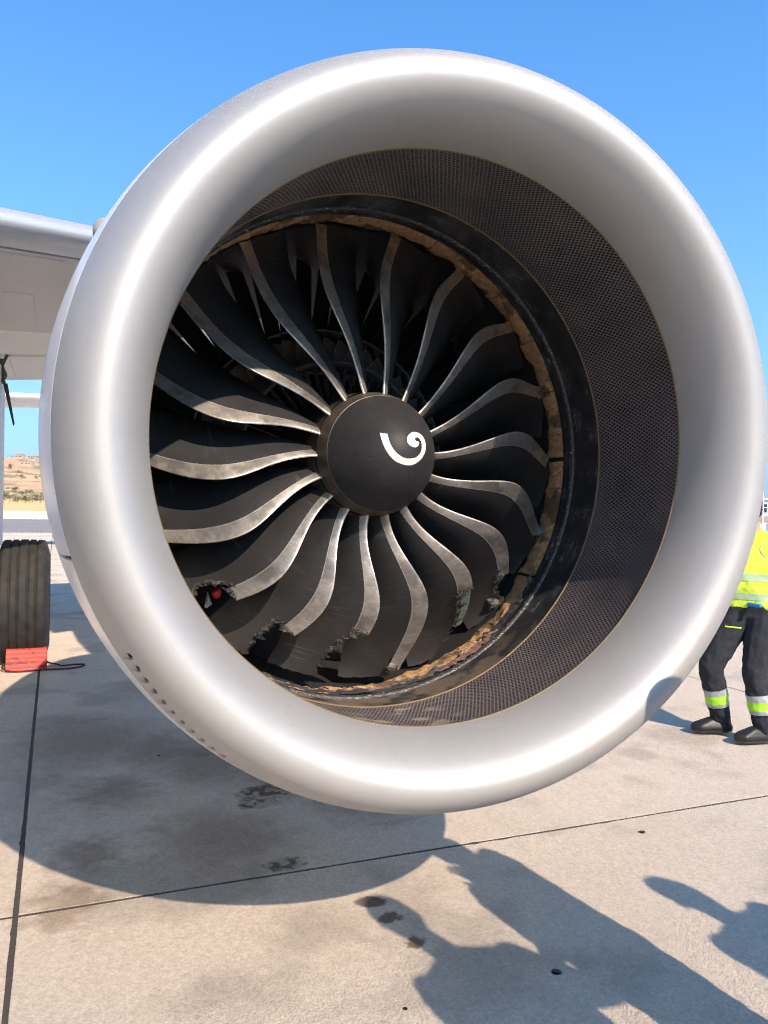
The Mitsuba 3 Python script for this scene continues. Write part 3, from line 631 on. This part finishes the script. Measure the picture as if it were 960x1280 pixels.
for z_, a0, c_ in ((4.6, 19.5, 5.6), (7.5, 22., 3.9), (10.5, 24.6, 2.3)):
    xs = np.concatenate([np.linspace(1, 0, 12), np.linspace(0, 1, 12)[1:-1]]); sg = [1] * 12 + [-1] * 10
    st.append([fus(a0 + c_ * x, LATF + s * aero(x, .45), z_) for x, s in zip(xs, sg)])
obj('tail_fin', grid(np.array(st), closed_v=True), 'aircraft_white', parent=PLANE, smooth=50)

# ---- main landing gear
GEAR = thing('landing_gear', 'main landing gear leg with large grooved tyres', parent=PLANE)
AFTG, LATG, RTY = 8.58, -.275, .60
gax = np.array([LA[0], LA[1], 0.]); gfw = np.array([AF[0], AF[1], 0.])
def wheel(lat):
    c = fus(AFTG, lat, RTY - .015); hw = .235
    pr = []
    for x in np.linspace(-hw, hw, 61):
        e = abs(x) / hw; rr = RTY * (1 - .02 * e ** 2) if e < .72 else RTY * (1 - .0104) - .17 * ((e - .72) / .28) ** 2.2
        for gq in (-.115, -.045, .045, .115):
            if abs(x - gq) < .0085: rr -= .016
        pr.append((x, rr))
    pr = [(-hw * .92, .30)] + pr + [(hw * .92, .30)]
    a = np.linspace(0, 2 * math.pi, 97)[:-1]; p = np.array(pr)
    P = c + p[:, None, :1] * gax + (p[:, 1:] * np.cos(a))[..., None] * gfw + (p[:, 1:] * np.sin(a))[..., None] * np.array([0, 0, 1.])
    zmin = .002; P[..., 2] = np.maximum(P[..., 2], zmin)
    m = grid(P, closed_u=True, closed_v=True); 
    if m.volume < 0: m.invert()
    t_ = obj('tyre', m, 'tyre_rubber', parent=GEAR, smooth=25)
    pr = np.array([(-.18, .05), (-.19, .22), (-.21, .30), (.21, .30), (.19, .22), (.15, .05)])
    P = c + pr[:, None, :1] * gax + (pr[:, 1:] * np.cos(a))[..., None] * gfw + (pr[:, 1:] * np.sin(a))[..., None] * np.array([0, 0, 1.])
    obj('rim', grid(P, closed_v=True), 'gear_grey', parent=GEAR, smooth=25)
wheel(LATG); wheel(LATG - .93)
lc = LATG - .465
obj('axle', tube([fus(AFTG, LATG - .75, RTY), fus(AFTG, LATG - .15, RTY)], .075, 16), 'gear_grey', parent=GEAR)
obj('leg', tube([fus(AFTG, lc, RTY), fus(AFTG, lc, 1.5), fus(AFTG, lc, 1.52), fus(AFTG, lc, 3.2)], [.09, .09, .15, .15], 20), 'gear_grey', parent=GEAR)
obj('brace', tube([fus(AFTG, lc, 1.7), fus(AFTG - .1, lc - 1.4, 3.0)], .06, 12), 'gear_grey', parent=GEAR)
for zz in (1.25,):
    obj('torque_link', cat_mesh([tube([fus(AFTG - .12, lc, 1.6), fus(AFTG - .35, lc, 1.2)], .035, 8), tube([fus(AFTG - .35, lc, 1.2), fus(AFTG - .08, lc, .75)], .035, 8)]), 'gear_grey', parent=GEAR)
m = box((.035, .9, 1.75), (0, 0, 0), .012); rot(m, math.degrees(-AXL), (0, 0, 1)); m.apply_translation(fus(AFTG + .1, lc + .22, 1.98)); obj('leg_door', m, 'aircraft_grey', parent=GEAR)
c = W([-3.70, 7.70, 1.12]); 
obj('door_actuator', cat_mesh([from_mani(bone(c + [-.06, 0, .42], .035, c + [.015, 0, .20], .055)), from_mani(bone(c + [-.05, -.03, .30], .03, c + [.035, -.03, .33], .022)), tube([c + [-.14, 0, .5], c + [.05, -.02, .12]], [.03, .02], 8), tube([c + [-.1, .02, .05], c + [.06, .02, .40]], [.02, .015], 8)]), 'gear_dark', parent=GEAR, smooth=40)
obj('door_link', trimesh.convex.convex_hull(np.array([c + [.03, 0, .12], c + [.075, 0, .12], c + [.05, .04, .12], c + [.15, 0, -.27], c + [.135, 0, -.29]])), 'gear_dark', parent=GEAR, smooth=False)
# ---------------------------------------------------------------- chock under the wheel
ch = thing('wheel_chock', 'red ribbed rubber chock with a cord in front of the tyre', 'wheel chock')
LT = .35
pr = [(-.13, 0)]
for a, b in (((-.13, .0), (-.02, .19)), ((-.02, .19), (.03, .19)), ((.03, .19), (.12, 0.))):
    n = 5
    for i in range(n):
        f0, f1 = i / n, (i + .75) / n
        for f in (f0 + .02, f1): pr.append((a[0] + (b[0] - a[0]) * f, a[1] + (b[1] - a[1]) * f))
        if b[0] - a[0] > .06: pr.append((a[0] + (b[0] - a[0]) * (f1 + .02) + .008 * np.sign(a[0] + .05), a[1] + (b[1] - a[1]) * (f1 + .02) - .006)); pr.append((a[0] + (b[0] - a[0]) * ((i + 1) / n - .02) + .008 * np.sign(a[0] + .05), a[1] + (b[1] - a[1]) * ((i + 1) / n - .02) - .006))
pr.append((.12, 0))
poly = Polygon(pr).buffer(0)
m = trimesh.creation.extrude_polygon(poly, LT, engine='earcut')
v = m.vertices.copy(); c = fus(8.07 + .07, LATG + .045, .003)
m.vertices = c + v[:, :1] * gfw + v[:, 1:2] * np.array([0, 0, 1.]) + (v[:, 2:] - LT / 2) * gax
if m.volume < 0: m.invert()
obj('block', m, 'chock_red', parent=ch, smooth=20)
pts = smooth_part([c + gax * q + gfw * w + np.array([0, 0, z]) for q, w, z in ((.17, -.02, .06), (.22, .02, .03), (.27, .05, .012), (.30, -.02, .012), (.42, .01, .012), (.50, -.02, .012), (.44, -.14, .012), (.25, -.17, .012), (.05, -.17, .012), (-.14, -.16, .015), (-.20, -.10, .03), (-.175, -.02, .06))], 70)
obj('cord', tube(pts, .008, 8), 'rope_dark', parent=ch)

# ---------------------------------------------------------------- fragments on the ground
bsdf('flake_dark', base_color=(.018, .018, .022), roughness=.5)
for i, (la_, af_, s, lab) in enumerate(((1.62, 2.30, .020, 'small black torn flake on the concrete in the near right shadow'), (2.71, 3.16, .018, 'small black flake lying alone on sunlit concrete right of the long joint'), (.62, 5.13, .018, 'tiny dark flake under the left side of the engine'))):
    g = np.random.default_rng(60 + i); x, y = gx(la_, af_)
    p = g.normal(0, 1, (10, 3)) * [s * .45, s * .35, .002] ; m = trimesh.convex.convex_hull(p); m.apply_translation([x, y, .004 - m.bounds[0, 2] + .0])
    m.apply_translation([0, 0, -m.bounds[0, 2] + .001])
    obj('debris_flake', m, 'flake_dark', smooth=False, label=lab, cat='debris')

# ---------------------------------------------------------------- people
def cloth(name, c, var=.2, rough=.85):
    c = np.array(c); bumped(name, lambda p, n, uv: fbm(p.x * 18, p.y * 18, p.z * 9, 3), .02, eps=4e-3, base_color=col(tuple(c * (1 - var)), tuple(np.minimum(c * (1 + var), 1)), lambda p, uv: fbm(p.x * 6, p.y * 6, p.z * 6, 3)), roughness=rough, specular=.2)
    return name
cloth('trouser_dark', (.030, .033, .040)); cloth('vest_yellow', (.64, .82, .085), .08); cloth('shirt_navy', (.03, .05, .12)); cloth('shirt_grey', (.25, .26, .27)); cloth('shirt_olive', (.12, .13, .07)); cloth('trouser_blue', (.05, .07, .12))
bsdf('band_grey', base_color=(.40, .43, .44), roughness=.35, metallic=.2); bsdf('band_lime', base_color=(.36, .78, .04), roughness=.6); bsdf('band_sage', base_color=(.42, .58, .34), roughness=.4)
bsdf('piping_lime', base_color=(.55, .85, .05), roughness=.6); bsdf('skin', base_color=(.45, .27, .19), roughness=.5); bsdf('hair_dark', base_color=(.02, .016, .013), roughness=.7); bsdf('boot_black', base_color=(.015, .015, .016), roughness=.45)
bsdf('sole_grey', base_color=(.075, .072, .068), roughness=.7); bsdf('sole_yellow', base_color=(.6, .62, .05), roughness=.6); bsdf('blue_plastic', base_color=(.02, .25, .65), roughness=.4); bsdf('eye_white', base_color=(.6, .6, .58), roughness=.3); bsdf('lips_red', base_color=(.36, .16, .13), roughness=.5); bsdf('phone_black', base_color=(.012, .012, .014), roughness=.2)
def V(*a): return np.array(a, float)
def hand_mesh(wrist, fwd, palm_n, side, curl=.35):
    """palm with five unequal fingers; fwd: towards the fingertips, palm_n: out of the palm, side: +1 thumb on cross(fwd, palm_n)"""
    f = fwd / np.linalg.norm(fwd); n = palm_n - f * (palm_n @ f); n /= np.linalg.norm(n); x = np.cross(f, n) * side
    M = m3.Manifold.batch_hull([ball(wrist + x * a + f * b, r, 10) for a, b, r in ((-.018, .01, .016), (.018, .01, .016), (-.033, .085, .012), (.033, .085, .012), (0, .09, .013))])
    for a, L in ((.032, .072), (.011, .082), (-.011, .077), (-.032, .060)):
        p = wrist + x * a + f * .085; d = f.copy(); rad = .0095
        for i, q in enumerate((.45, .32, .23)):
            cu = curl * (i + .6); d2 = f * math.cos(cu) + n * math.sin(cu); e = p + d2 * L * q
            M = M + bone(p, rad, e, rad * .92, 8); p = e; rad *= .92
    p = wrist + x * .024 + f * .03; e = p + (x * .75 + f * .6 + n * .25) * .042; M = M + bone(p, .013, e, .0115, 8)
    e2 = e + (x * .35 + f * .9 + n * .25) * .036; M = M + bone(e, .0115, e2, .009, 8)
    return soften(M, .006, 4)
def make_person(label, J, face, top, bottom, hairlen=.0, group=None, sleeves=True, bare_head=True):
    """J: joints in world coordinates; face: unit vector the head looks along"""
    t = thing('person', label, 'person', group)
    up = V(0, 0, 1.); face = face / np.linalg.norm(face); rt = np.cross(face, up)
    hd = J['head']; bones = []
    bones.append(bone(J['neck'] - up * .03, .062, hd - up * .06 - face * .01, .055))
    sk = m3.Manifold.batch_hull([ball(hd + up * .035 - face * .015, .078), ball(hd + up * .03 + face * .03, .070), ball(hd - up * .075 + face * .055, .035), ball(hd - up * .05 + face * .02, .055)])
    bones.append(sk)
    bones.append(m3.Manifold.batch_hull([ball(hd + up * .012 + face * .092, .008, 8), ball(hd - up * .022 + face * .108, .013, 8), ball(hd - up * .03 + face * .09, .016, 8)]))
    for s in (-1, 1): bones.append(m3.Manifold.batch_hull([ball(hd + rt * s * .078 + up * .018 - face * .012, .014, 8), ball(hd + rt * s * .078 - up * .025, .010, 8)]))
    hipc = (J['hipL'] + J['hipR']) / 2; shc = (J['shL'] + J['shR']) / 2
    def torso(e): return [m3.Manifold.batch_hull([ball(J['shL'] - up * .04, .065 + e), ball(J['shR'] - up * .04, .065 + e), ball(J['neck'] - up * .05, .06 + e), ball(hipc * .35 + shc * .65 + (J['shL'] - J['shR']) * .28, .105 + e), ball(hipc * .35 + shc * .65 - (J['shL'] - J['shR']) * .28, .105 + e)]),
                          m3.Manifold.batch_hull([ball(hipc * .35 + shc * .65 + (J['shL'] - J['shR']) * .26, .11 + e), ball(hipc * .35 + shc * .65 - (J['shL'] - J['shR']) * .26, .11 + e), ball(J['hipL'] + up * .06, .115 + e), ball(J['hipR'] + up * .06, .115 + e)])]
    bones += torso(-.012)
    for s in 'LR':
        bones += [bone(J['sh' + s], .055, J['el' + s], .042), bone(J['el' + s], .042, J['wr' + s], .029), bone(J['hip' + s], .095, J['kn' + s], .058), bone(J['kn' + s], .058, J['an' + s], .042), bone(J['an' + s], .042, J['toe' + s], .03)]
    B = soften(m3.Manifold.batch_boolean(bones, m3.OpType.Add), .022, 8)
    Bm = to_mani(B)
    for s in 'LR':
        fw = J['wr' + s] - J['el' + s]; fw = J.get('fw' + s, fw); pn = J.get('pn' + s, face)
        Bm = Bm + to_mani(hand_mesh(J['wr' + s], fw, pn, 1 if s == 'R' else -1, J.get('curl' + s, .35)))
    obj('body', from_mani(Bm), 'skin', parent=t, smooth=50)
    # head features
    for s in (-1, 1):
        e = from_mani(ball(hd + rt * s * .031 + up * .022 + face * .083, .0125, 12)); obj('eye', e, 'eye_white', parent=t, smooth=True)
    m = from_mani(m3.Manifold.batch_hull([ball(hd + rt * q - up * .055 + face * (.086 - abs(q) * .35), .006, 8) for q in (-.022, 0, .022)])); obj('mouth', m, 'lips_red', parent=t, smooth=True)
    H = m3.Manifold.batch_hull([ball(hd + up * .045 - face * .018, .088, 20), ball(hd + up * .048 + face * .022, .078, 20), ball(hd - up * .02 - face * .045, .065, 20)])
    H = H - m3.Manifold.batch_hull([ball(hd + face * .12 + up * .01, .062, 16), ball(hd + face * .10 - up * .12, .08, 16)])
    H = H - m3.Manifold.batch_hull([ball(hd - up * .16 + rt * .1, .09, 12), ball(hd - up * .16 - rt * .1, .09, 12), ball(hd - up * .155 - face * .1, .09, 12)])
    m = soften(H, .012, 4); m.vertices += (meshkit.fbm(m.vertices * 60, 3, 2)[:, None] - .5) * .010 * m.vertex_normals
    obj('hair', m, 'hair_dark', parent=t, smooth=40)
    # clothes
    e = .016
    legs = [bone(J['hip' + s], .112 + e, J['kn' + s] * .5 + J['hip' + s] * .5, .093 + e) + bone(J['kn' + s] * .5 + J['hip' + s] * .5, .093 + e, J['kn' + s], .070 + e) + bone(J['kn' + s], .070 + e, J['an' + s] * .45 + J['kn' + s] * .55, .066 + e) + bone(J['an' + s] * .45 + J['kn' + s] * .55, .064 + e, J['an' + s] + up * .02, .056 + e) for s in 'LR']
    pel = m3.Manifold.batch_hull([ball(J['hipL'] + up * .07, .105 + e), ball(J['hipR'] + up * .07, .105 + e), ball(J['hipL'] - up * .01, .105 + e), ball(J['hipR'] - up * .01, .105 + e)])
    Tm = m3.Manifold.batch_boolean(legs + [pel], m3.OpType.Add)
    Tm = Tm.trim_by_plane((0, 0, -1), -(hipc[2] + .11))
    tm = soften(Tm, .016, 7)
    tm.vertices += ((meshkit.fbm(tm.vertices * np.array([14, 14, 26]), 3, 8)[:, None] - .5) * .022) * tm.vertex_normals
    obj('trousers', tm, bottom, parent=t, smooth=True)
    S = m3.Manifold.batch_boolean(torso(.012), m3.OpType.Add)
    if sleeves:
        for s in 'LR': S = S + bone(J['sh' + s], .068, J['el' + s] * .8 + J['sh' + s] * .2, .056) + (bone(J['el' + s] * .8 + J['sh' + s] * .2, .056, J['el' + s], .054) + bone(J['el' + s], .054, J['wr' + s] * .85 + J['el' + s] * .15, .042) if sleeves == 'long' else m3.Manifold())
    S = S.trim_by_plane((0, 0, 1), hipc[2] - .02)
    sm = soften(S, .016, 7); sm.vertices += ((meshkit.fbm(sm.vertices * np.array([12, 12, 16]), 3, 4)[:, None] - .5) * .024) * sm.vertex_normals
    obj('vest' if top == 'vest_yellow' else 'shirt', sm, top, parent=t, smooth=True)
    for s in 'LR':
        d = J['toe' + s] - J['an' + s]; d[2] = 0; d /= np.linalg.norm(d); gz = J['toe' + s][2] - .035; a = J['an' + s].copy()
        sd = np.cross(d, up)
        heel = V(a[0], a[1], gz + .05) - d * .045; toe = V(J['toe' + s][0], J['toe' + s][1], gz + .048)
        Bt = m3.Manifold.batch_hull([ball(heel + sd * q * .012, .040, 14) for q in (-1, 1)] + [ball(toe + sd * q * .022 - d * .02, .038, 14) for q in (-1, 1)] + [ball(toe + d * .01, .036, 14)] + [ball(toe - d * .10 + up * .03, .045, 14)]) + bone(heel + up * .02 + d * .02, .052, a + up * .09, .058, 16)
        Bt = Bt.trim_by_plane((0, 0, 1), gz + .014)
        obj('boot', soften(Bt, .012, 3), 'boot_black', parent=t, smooth=45)
        sole = m3.Manifold.batch_hull([ball(heel + sd * q * .014, .041, 14) for q in (-1, 1)] + [ball(toe + sd * q * .024 - d * .02, .039, 14) for q in (-1, 1)] + [ball(toe + d * .012, .037, 14)]).trim_by_plane((0, 0, -1), -(gz + .030)).trim_by_plane((0, 0, 1), gz + .001)
        obj('boot_sole', from_mani(sole), 'sole_grey', parent=t, smooth=40)
        if top == 'vest_yellow':
            tab = from_mani(sole ^ ball(heel - d * .01, .055, 12)); tab.vertices += (tab.vertices - tab.vertices.mean(0)) * .03; obj('heel_tab', tab, 'sole_yellow', parent=t, smooth=40)
    return t, tm, sm
# the ground worker seen from behind, walking to the left
Jw = dict(hipL=V(2.55, 5.72, .885), hipR=V(2.70, 5.62, .89), knL=V(2.335, 5.66, .50), knR=V(2.585, 5.52, .50), anL=V(2.44, 5.72, .115), anR=V(2.645, 5.50, .105), toeL=V(2.275, 5.72, .04), toeR=V(2.475, 5.47, .04),
          shL=V(2.46, 5.76, 1.405), shR=V(2.83, 5.62, 1.385), neck=V(2.64, 5.70, 1.47), head=V(2.60, 5.74, 1.625), elL=V(2.36, 5.92, 1.16), elR=V(2.94, 5.66, 1.12), wrL=V(2.30, 6.08, 1.02), wrR=V(2.92, 5.80, .90))
tw, trm, vsm = make_person('ground worker seen from behind in yellow vest and dark trousers with lime calf bands', Jw, V(-.6, .8, 0), 'vest_yellow', 'trouser_dark', sleeves=False)
def wrapped(mesh, z0, z1, off, ax=V(0, 0, 1.), c=None, side=None):
    M = to_mani(mesh); ms = []
    o = trimesh.Trimesh(mesh.vertices + mesh.vertex_normals * off, mesh.faces, process=False)
    M = to_mani(o)
    if c is None: M = M.trim_by_plane((0, 0, 1), z0).trim_by_plane((0, 0, -1), -z1)
    return M
up = V(0, 0, 1.)
for s in 'LR':                                                       # calf bands, square to each shin
    k, a = Jw['kn' + s], Jw['an' + s]; ax = (a - k) / np.linalg.norm(a - k); o = trimesh.Trimesh(trm.vertices + trm.vertex_normals * .004, trm.faces, process=False)
    M0 = to_mani(o)
    near = m3.Manifold.batch_hull([ball(k, .12), ball(a, .12)])
    for f0, f1, mat in ((.40, .51, 'band_grey'), (.51, .66, 'band_lime'), (.66, .73, 'band_grey')):
        L = np.linalg.norm(a - k); p0, p1 = k + ax * L * f0, k + ax * L * f1
        Mb = (M0 ^ near).trim_by_plane(tuple(ax), float(ax @ p0)).trim_by_plane(tuple(-ax), float(-ax @ p1))
        obj('calf_band', from_mani(Mb), mat, parent=tw, smooth=50)
for z0, z1 in ((1.115, 1.165), (.985, 1.030)): obj('vest_band', from_mani(wrapped(vsm, z0, z1, .004)), 'band_sage', parent=tw, smooth=50)
bk = -V(-.6, .8, 0); rt_ = V(.8, .6, 0)
def on_back(mesh, o, x, z): # point on the back surface
    q = o + rt_ * x; loc, ir, tri = mesh.ray.intersects_location([V(q[0], q[1], z) + bk * .6], [-bk])
    return loc[np.argmin(((loc - (V(q[0], q[1], z) + bk * .6)) ** 2).sum(1))] + bk * .005 if len(loc) else V(q[0], q[1], z) + bk * .13
cen = (Jw['hipL'] + Jw['hipR']) / 2
th = np.linspace(0, 2 * math.pi, 28)[:-1]
pts = [on_back(vsm, Jw['neck'] + rt_ * .03, .095 * math.cos(q), 1.315 + .085 * math.sin(q)) for q in th]; pts.append(pts[0])
obj('vest_emblem', tube(pts, .0035, 6), 'band_sage', parent=tw)
pts = [on_back(vsm, Jw['neck'] + rt_ * .03, x, z) for x, z in ((-.04, 1.35), (.0, 1.36), (.045, 1.345), (.04, 1.30), (.0, 1.27), (-.035, 1.30), (-.04, 1.35))]
obj('vest_emblem', tube(pts, .003, 6), 'band_sage', parent=tw)
for (x0, z0), (x1, z1) in (((-.02, .905), (.09, .925)), ((-.20, .79), (-.14, .785))):
    pts = [on_back(trm, cen, x0 + (x1 - x0) * f, z0 + (z1 - z0) * f) for f in np.linspace(0, 1, 8)]
    obj('pocket_piping', tube(pts, .0055, 6), 'piping_lime', parent=tw)
obj('belt_tag', from_mani(bone(on_back(trm, cen, -.155, .955) + bk * .01, .014, on_back(trm, cen, -.12, .955) + bk * .01, .014)), 'blue_plastic', parent=tw, smooth=40)

# three onlookers standing to the right of the camera; their shadows lie on the concrete
def stander(x, y, look, H, arms, tilt=0.):
    f = look / np.linalg.norm(look); r = np.cross(f, up); o = V(x, y, 0); k = H / 1.75
    def L(a, b, c): return o + (r * a + f * b + up * c) * k
    J = dict(hipL=L(-.09, 0, .90), hipR=L(.09, 0, .90), knL=L(-.10, .015, .49), knR=L(.10, .015, .49), anL=L(-.11, -.02, .10), anR=L(.11, -.02, .10), toeL=L(-.13, .15, .04), toeR=L(.13, .15, .04),
             shL=L(-.185, .0, 1.43), shR=L(.185, .0, 1.43), neck=L(0, .0, 1.48), head=L(0, .03, 1.63))
    J.update({a: L(*b) for a, b in arms.items()})
    if 'fwR' in J: J['fwR'] = V(f[0] * .3, f[1] * .3, 1.)
    return J, f
sky_l = V(-.2, 1., 0)
J1, f1 = stander(1.31, 1.14, V(-.52, .85, 0), 1.75, dict(shL=(-.17, .0, 1.37), shR=(.20, .0, 1.38), neck=(0, .05, 1.45), head=(-.03, .14, 1.60), elL=(-.20, .06, 1.10), wrL=(-.03, .26, 1.00), elR=(.33, .06, 1.12), wrR=(.10, .28, 1.00)))
t1, _, _ = make_person('onlooker in navy shirt nearest the camera, holding a phone in both hands', J1, f1, 'shirt_navy', 'trouser_blue', sleeves='long')
m = box((.155, .010, .075), (0, 0, 0), .003); rot(m, math.degrees(math.atan2(f1[1], f1[0])) - 90, (0, 0, 1)); m.apply_translation((J1['wrL'] + J1['wrR']) / 2 + f1 * .10 + up * .03)
obj('phone', m, 'phone_black', smooth=False, label='black phone held by the onlooker in navy shirt', cat='phone')
J2, f2 = stander(1.46, 1.88, V(-1., .2, 0), 1.68, dict(elL=(-.23, .03, 1.13), wrL=(-.20, .17, .93), elR=(.23, .06, 1.13), wrR=(.12, .20, 1.20), fwR=(0, 0, 0)))
make_person('onlooker in grey shirt with one hand raised to the chin, standing closest to the engine', J2, f2, 'shirt_grey', 'trouser_dark', sleeves=True)
J3, f3 = stander(2.42, 1.46, V(-.7, .7, 0), 1.70, dict(elL=(-.24, -.02, 1.15), wrL=(-.23, .08, .90), elR=(.24, -.02, 1.15), wrR=(.23, .08, .90)))
make_person('onlooker in olive shirt standing with arms down, farthest right of the three', J3, f3, 'shirt_olive', 'trouser_blue', sleeves='long')

# ---------------------------------------------------------------- far plants, houses, fence, building
scene['leaf_green'] = {'type': 'twosided', 'bsdf': {'type': 'principled', 'base_color': col((.05, .085, .03), (.11, .16, .055), lambda p, uv: noise(p.x * 2.2, p.y * 2.2, p.z * 2.2)), 'roughness': .7, 'specular': .2}}
scene['leaf_scrub'] = {'type': 'twosided', 'bsdf': {'type': 'principled', 'base_color': col((.06, .075, .04), (.12, .13, .07), lambda p, uv: noise(p.x * .8, p.y * .8, p.z * .8)), 'roughness': .8, 'specular': .1}}
bsdf('bark', base_color=(.09, .065, .045), roughness=.9)
def far_tree(name, lat, aft, h, w, seed, mat, label, cat, group, z0=None):
    g = np.random.default_rng(seed); x, y = gx(lat, aft)
    z = (float(hill_z(np.array(lat), np.array(aft))) if aft > 300 else -.02) if z0 is None else z0
    t = thing(name, label, cat, group)
    obj('trunk', tube([V(x, y, z - .1), V(x + .03 * h, y, z + h * .35), V(x, y, z + h * .7)], [.05 * h * .6, .03 * h * .6, .012 * h], 7), 'bark', parent=t)
    n = 420; cl = g.normal(0, 1, (9, 3)) * [w * .27, w * .27, h * .16] + [0, 0, h * .55]; ms = []
    c = cl[g.integers(0, 9, n)] + g.normal(0, 1, (n, 3)) * [w * .11, w * .11, h * .10]; c[:, 2] = np.clip(c[:, 2], h * .1, h * 1.0)
    a = g.normal(0, 1, (n, 3)); a /= np.linalg.norm(a, axis=1, keepdims=True); b = np.cross(a, g.normal(0, 1, (n, 3))); b /= np.linalg.norm(b, axis=1, keepdims=True)
    s = h * .055 * g.uniform(.6, 1.3, (n, 1)); v = np.stack([c - a * s, c + b * s * .5, c + a * s, c - b * s * .5], 1).reshape(-1, 3) + V(x, y, z)
    i = np.arange(n)[:, None] * 4; f = np.vstack([i + [0, 1, 2], i + [0, 2, 3]])
    obj('crown', trimesh.Trimesh(v, f, process=False), mat, parent=t, smooth=False)
def at_px(px, d): return (px - 480) / 1000 * d, d
def latof(x, y): return x * LA[0] + y * LA[1], x * AF[0] + y * AF[1]
for i, (px, d, h, w) in enumerate(((2, 205, 3.6, 4.5), (12, 215, 2.8, 4.), (22, 212, 2.2, 4.2), (31, 220, 3.6, 4.6), (40, 214, 2.4, 4.4), (50, 222, 2.9, 4.6))):
    la_, af_ = latof(*at_px(px, d)); far_tree('shrub', la_, af_, h, w, 200 + i, 'leaf_green', ('leftmost', 'second from left', 'third from left', 'tall fourth from left', 'fifth from left', 'rightmost')[i] + ' green shrub in the row at the foot of the dry hill', 'shrub', 'shrubs along the foot of the hill')
g = np.random.default_rng(5)
for i in range(12):
    d = g.uniform(420, 1150); la_, af_ = latof(*at_px(g.uniform(-5, 58), d)); far_tree('scrub_bush', la_, af_, g.uniform(3., 6.) , g.uniform(5, 9), 300 + i, 'leaf_scrub', 'dark scrub bush dotted on the dry hillside', 'bush', 'scrub bushes on the hillside')
bsdf('house_wall', base_color=(.50, .43, .35), roughness=.9); bsdf('house_roof', base_color=(.36, .25, .18), roughness=.9); bsdf('window_dark', base_color=(.05, .05, .06), roughness=.3)
for i, (px, d, wd, lab) in enumerate(((33, 880, 13, 'largest pale house on the far hillside'), (40, 930, 9, 'small pale house on the far hillside, to the right of the large one'), (24, 960, 10, 'small pale house highest on the far hillside'))):
    x, y = at_px(px, d); la_, af_ = latof(x, y); z = float(hill_z(np.array(la_), np.array(af_))); h = thing('house', lab, 'house')
    obj('wall', box((wd, 8, 5.5), (x, y, z + 1.6)), 'house_wall', parent=h, smooth=False)
    obj('roof', trimesh.convex.convex_hull(np.array([(x + a * (wd / 2 + .4), y + b * 4.4, z + 4.36) for a in (-1, 1) for b in (-1, 1)] + [(x + a * wd * .42, y, z + 6.) for a in (-1, 1)])), 'house_roof', parent=h, smooth=False)
    for q in (-.28, .05, .3): obj('window', box((1.3, .12, 1.4), (x + q * wd, y - 4.03, z + 2.6)), 'window_dark', parent=h, smooth=False)
# right edge: low white fence with tall posts, a pale building beyond
bsdf('post_white', base_color=(.78, .78, .77), roughness=.5); bsdf('clad_blue', base_color=(.42, .48, .58), roughness=.6); bsdf('brick_low', base_color=(.36, .27, .20), roughness=.9)
fe = thing('fence', 'white boundary fence of slim posts on a low wall at the right edge', 'fence')
fx, fy = .4715 * 57, 57.
obj('low_wall', box((9., .25, .75), (fx + 4.4, fy + .3, .375), .02), 'post_white', parent=fe, smooth=False)
for i in range(16): obj('post', tube([V(fx + .1 + i * .52, fy, 0), V(fx + .1 + i * .52, fy, 2.75 + .2 * (i % 3 == 0))], .055, 10), 'post_white', parent=fe)
obj('rail', tube([V(fx, fy, 1.9), V(fx + 8.3, fy, 1.9)], .03, 8), 'post_white', parent=fe)
bl = thing('terminal_building', 'low blue grey building behind the white fence at the right edge', 'building')
obj('wall', box((34, 10, 3.4), (72, 128, 1.7)), 'clad_blue', parent=bl, smooth=False); obj('plinth', box((34.2, 10.2, .9), (72, 128, .45)), 'brick_low', parent=bl, smooth=False); obj('roof', box((34.6, 10.6, .25), (72, 128, 3.53)), 'post_white', parent=bl, smooth=False)
for i in range(8): obj('window', box((1.6, .1, 1.2), (58 + i * 3.6, 122.94, 2.2)), 'window_dark', parent=bl, smooth=False)
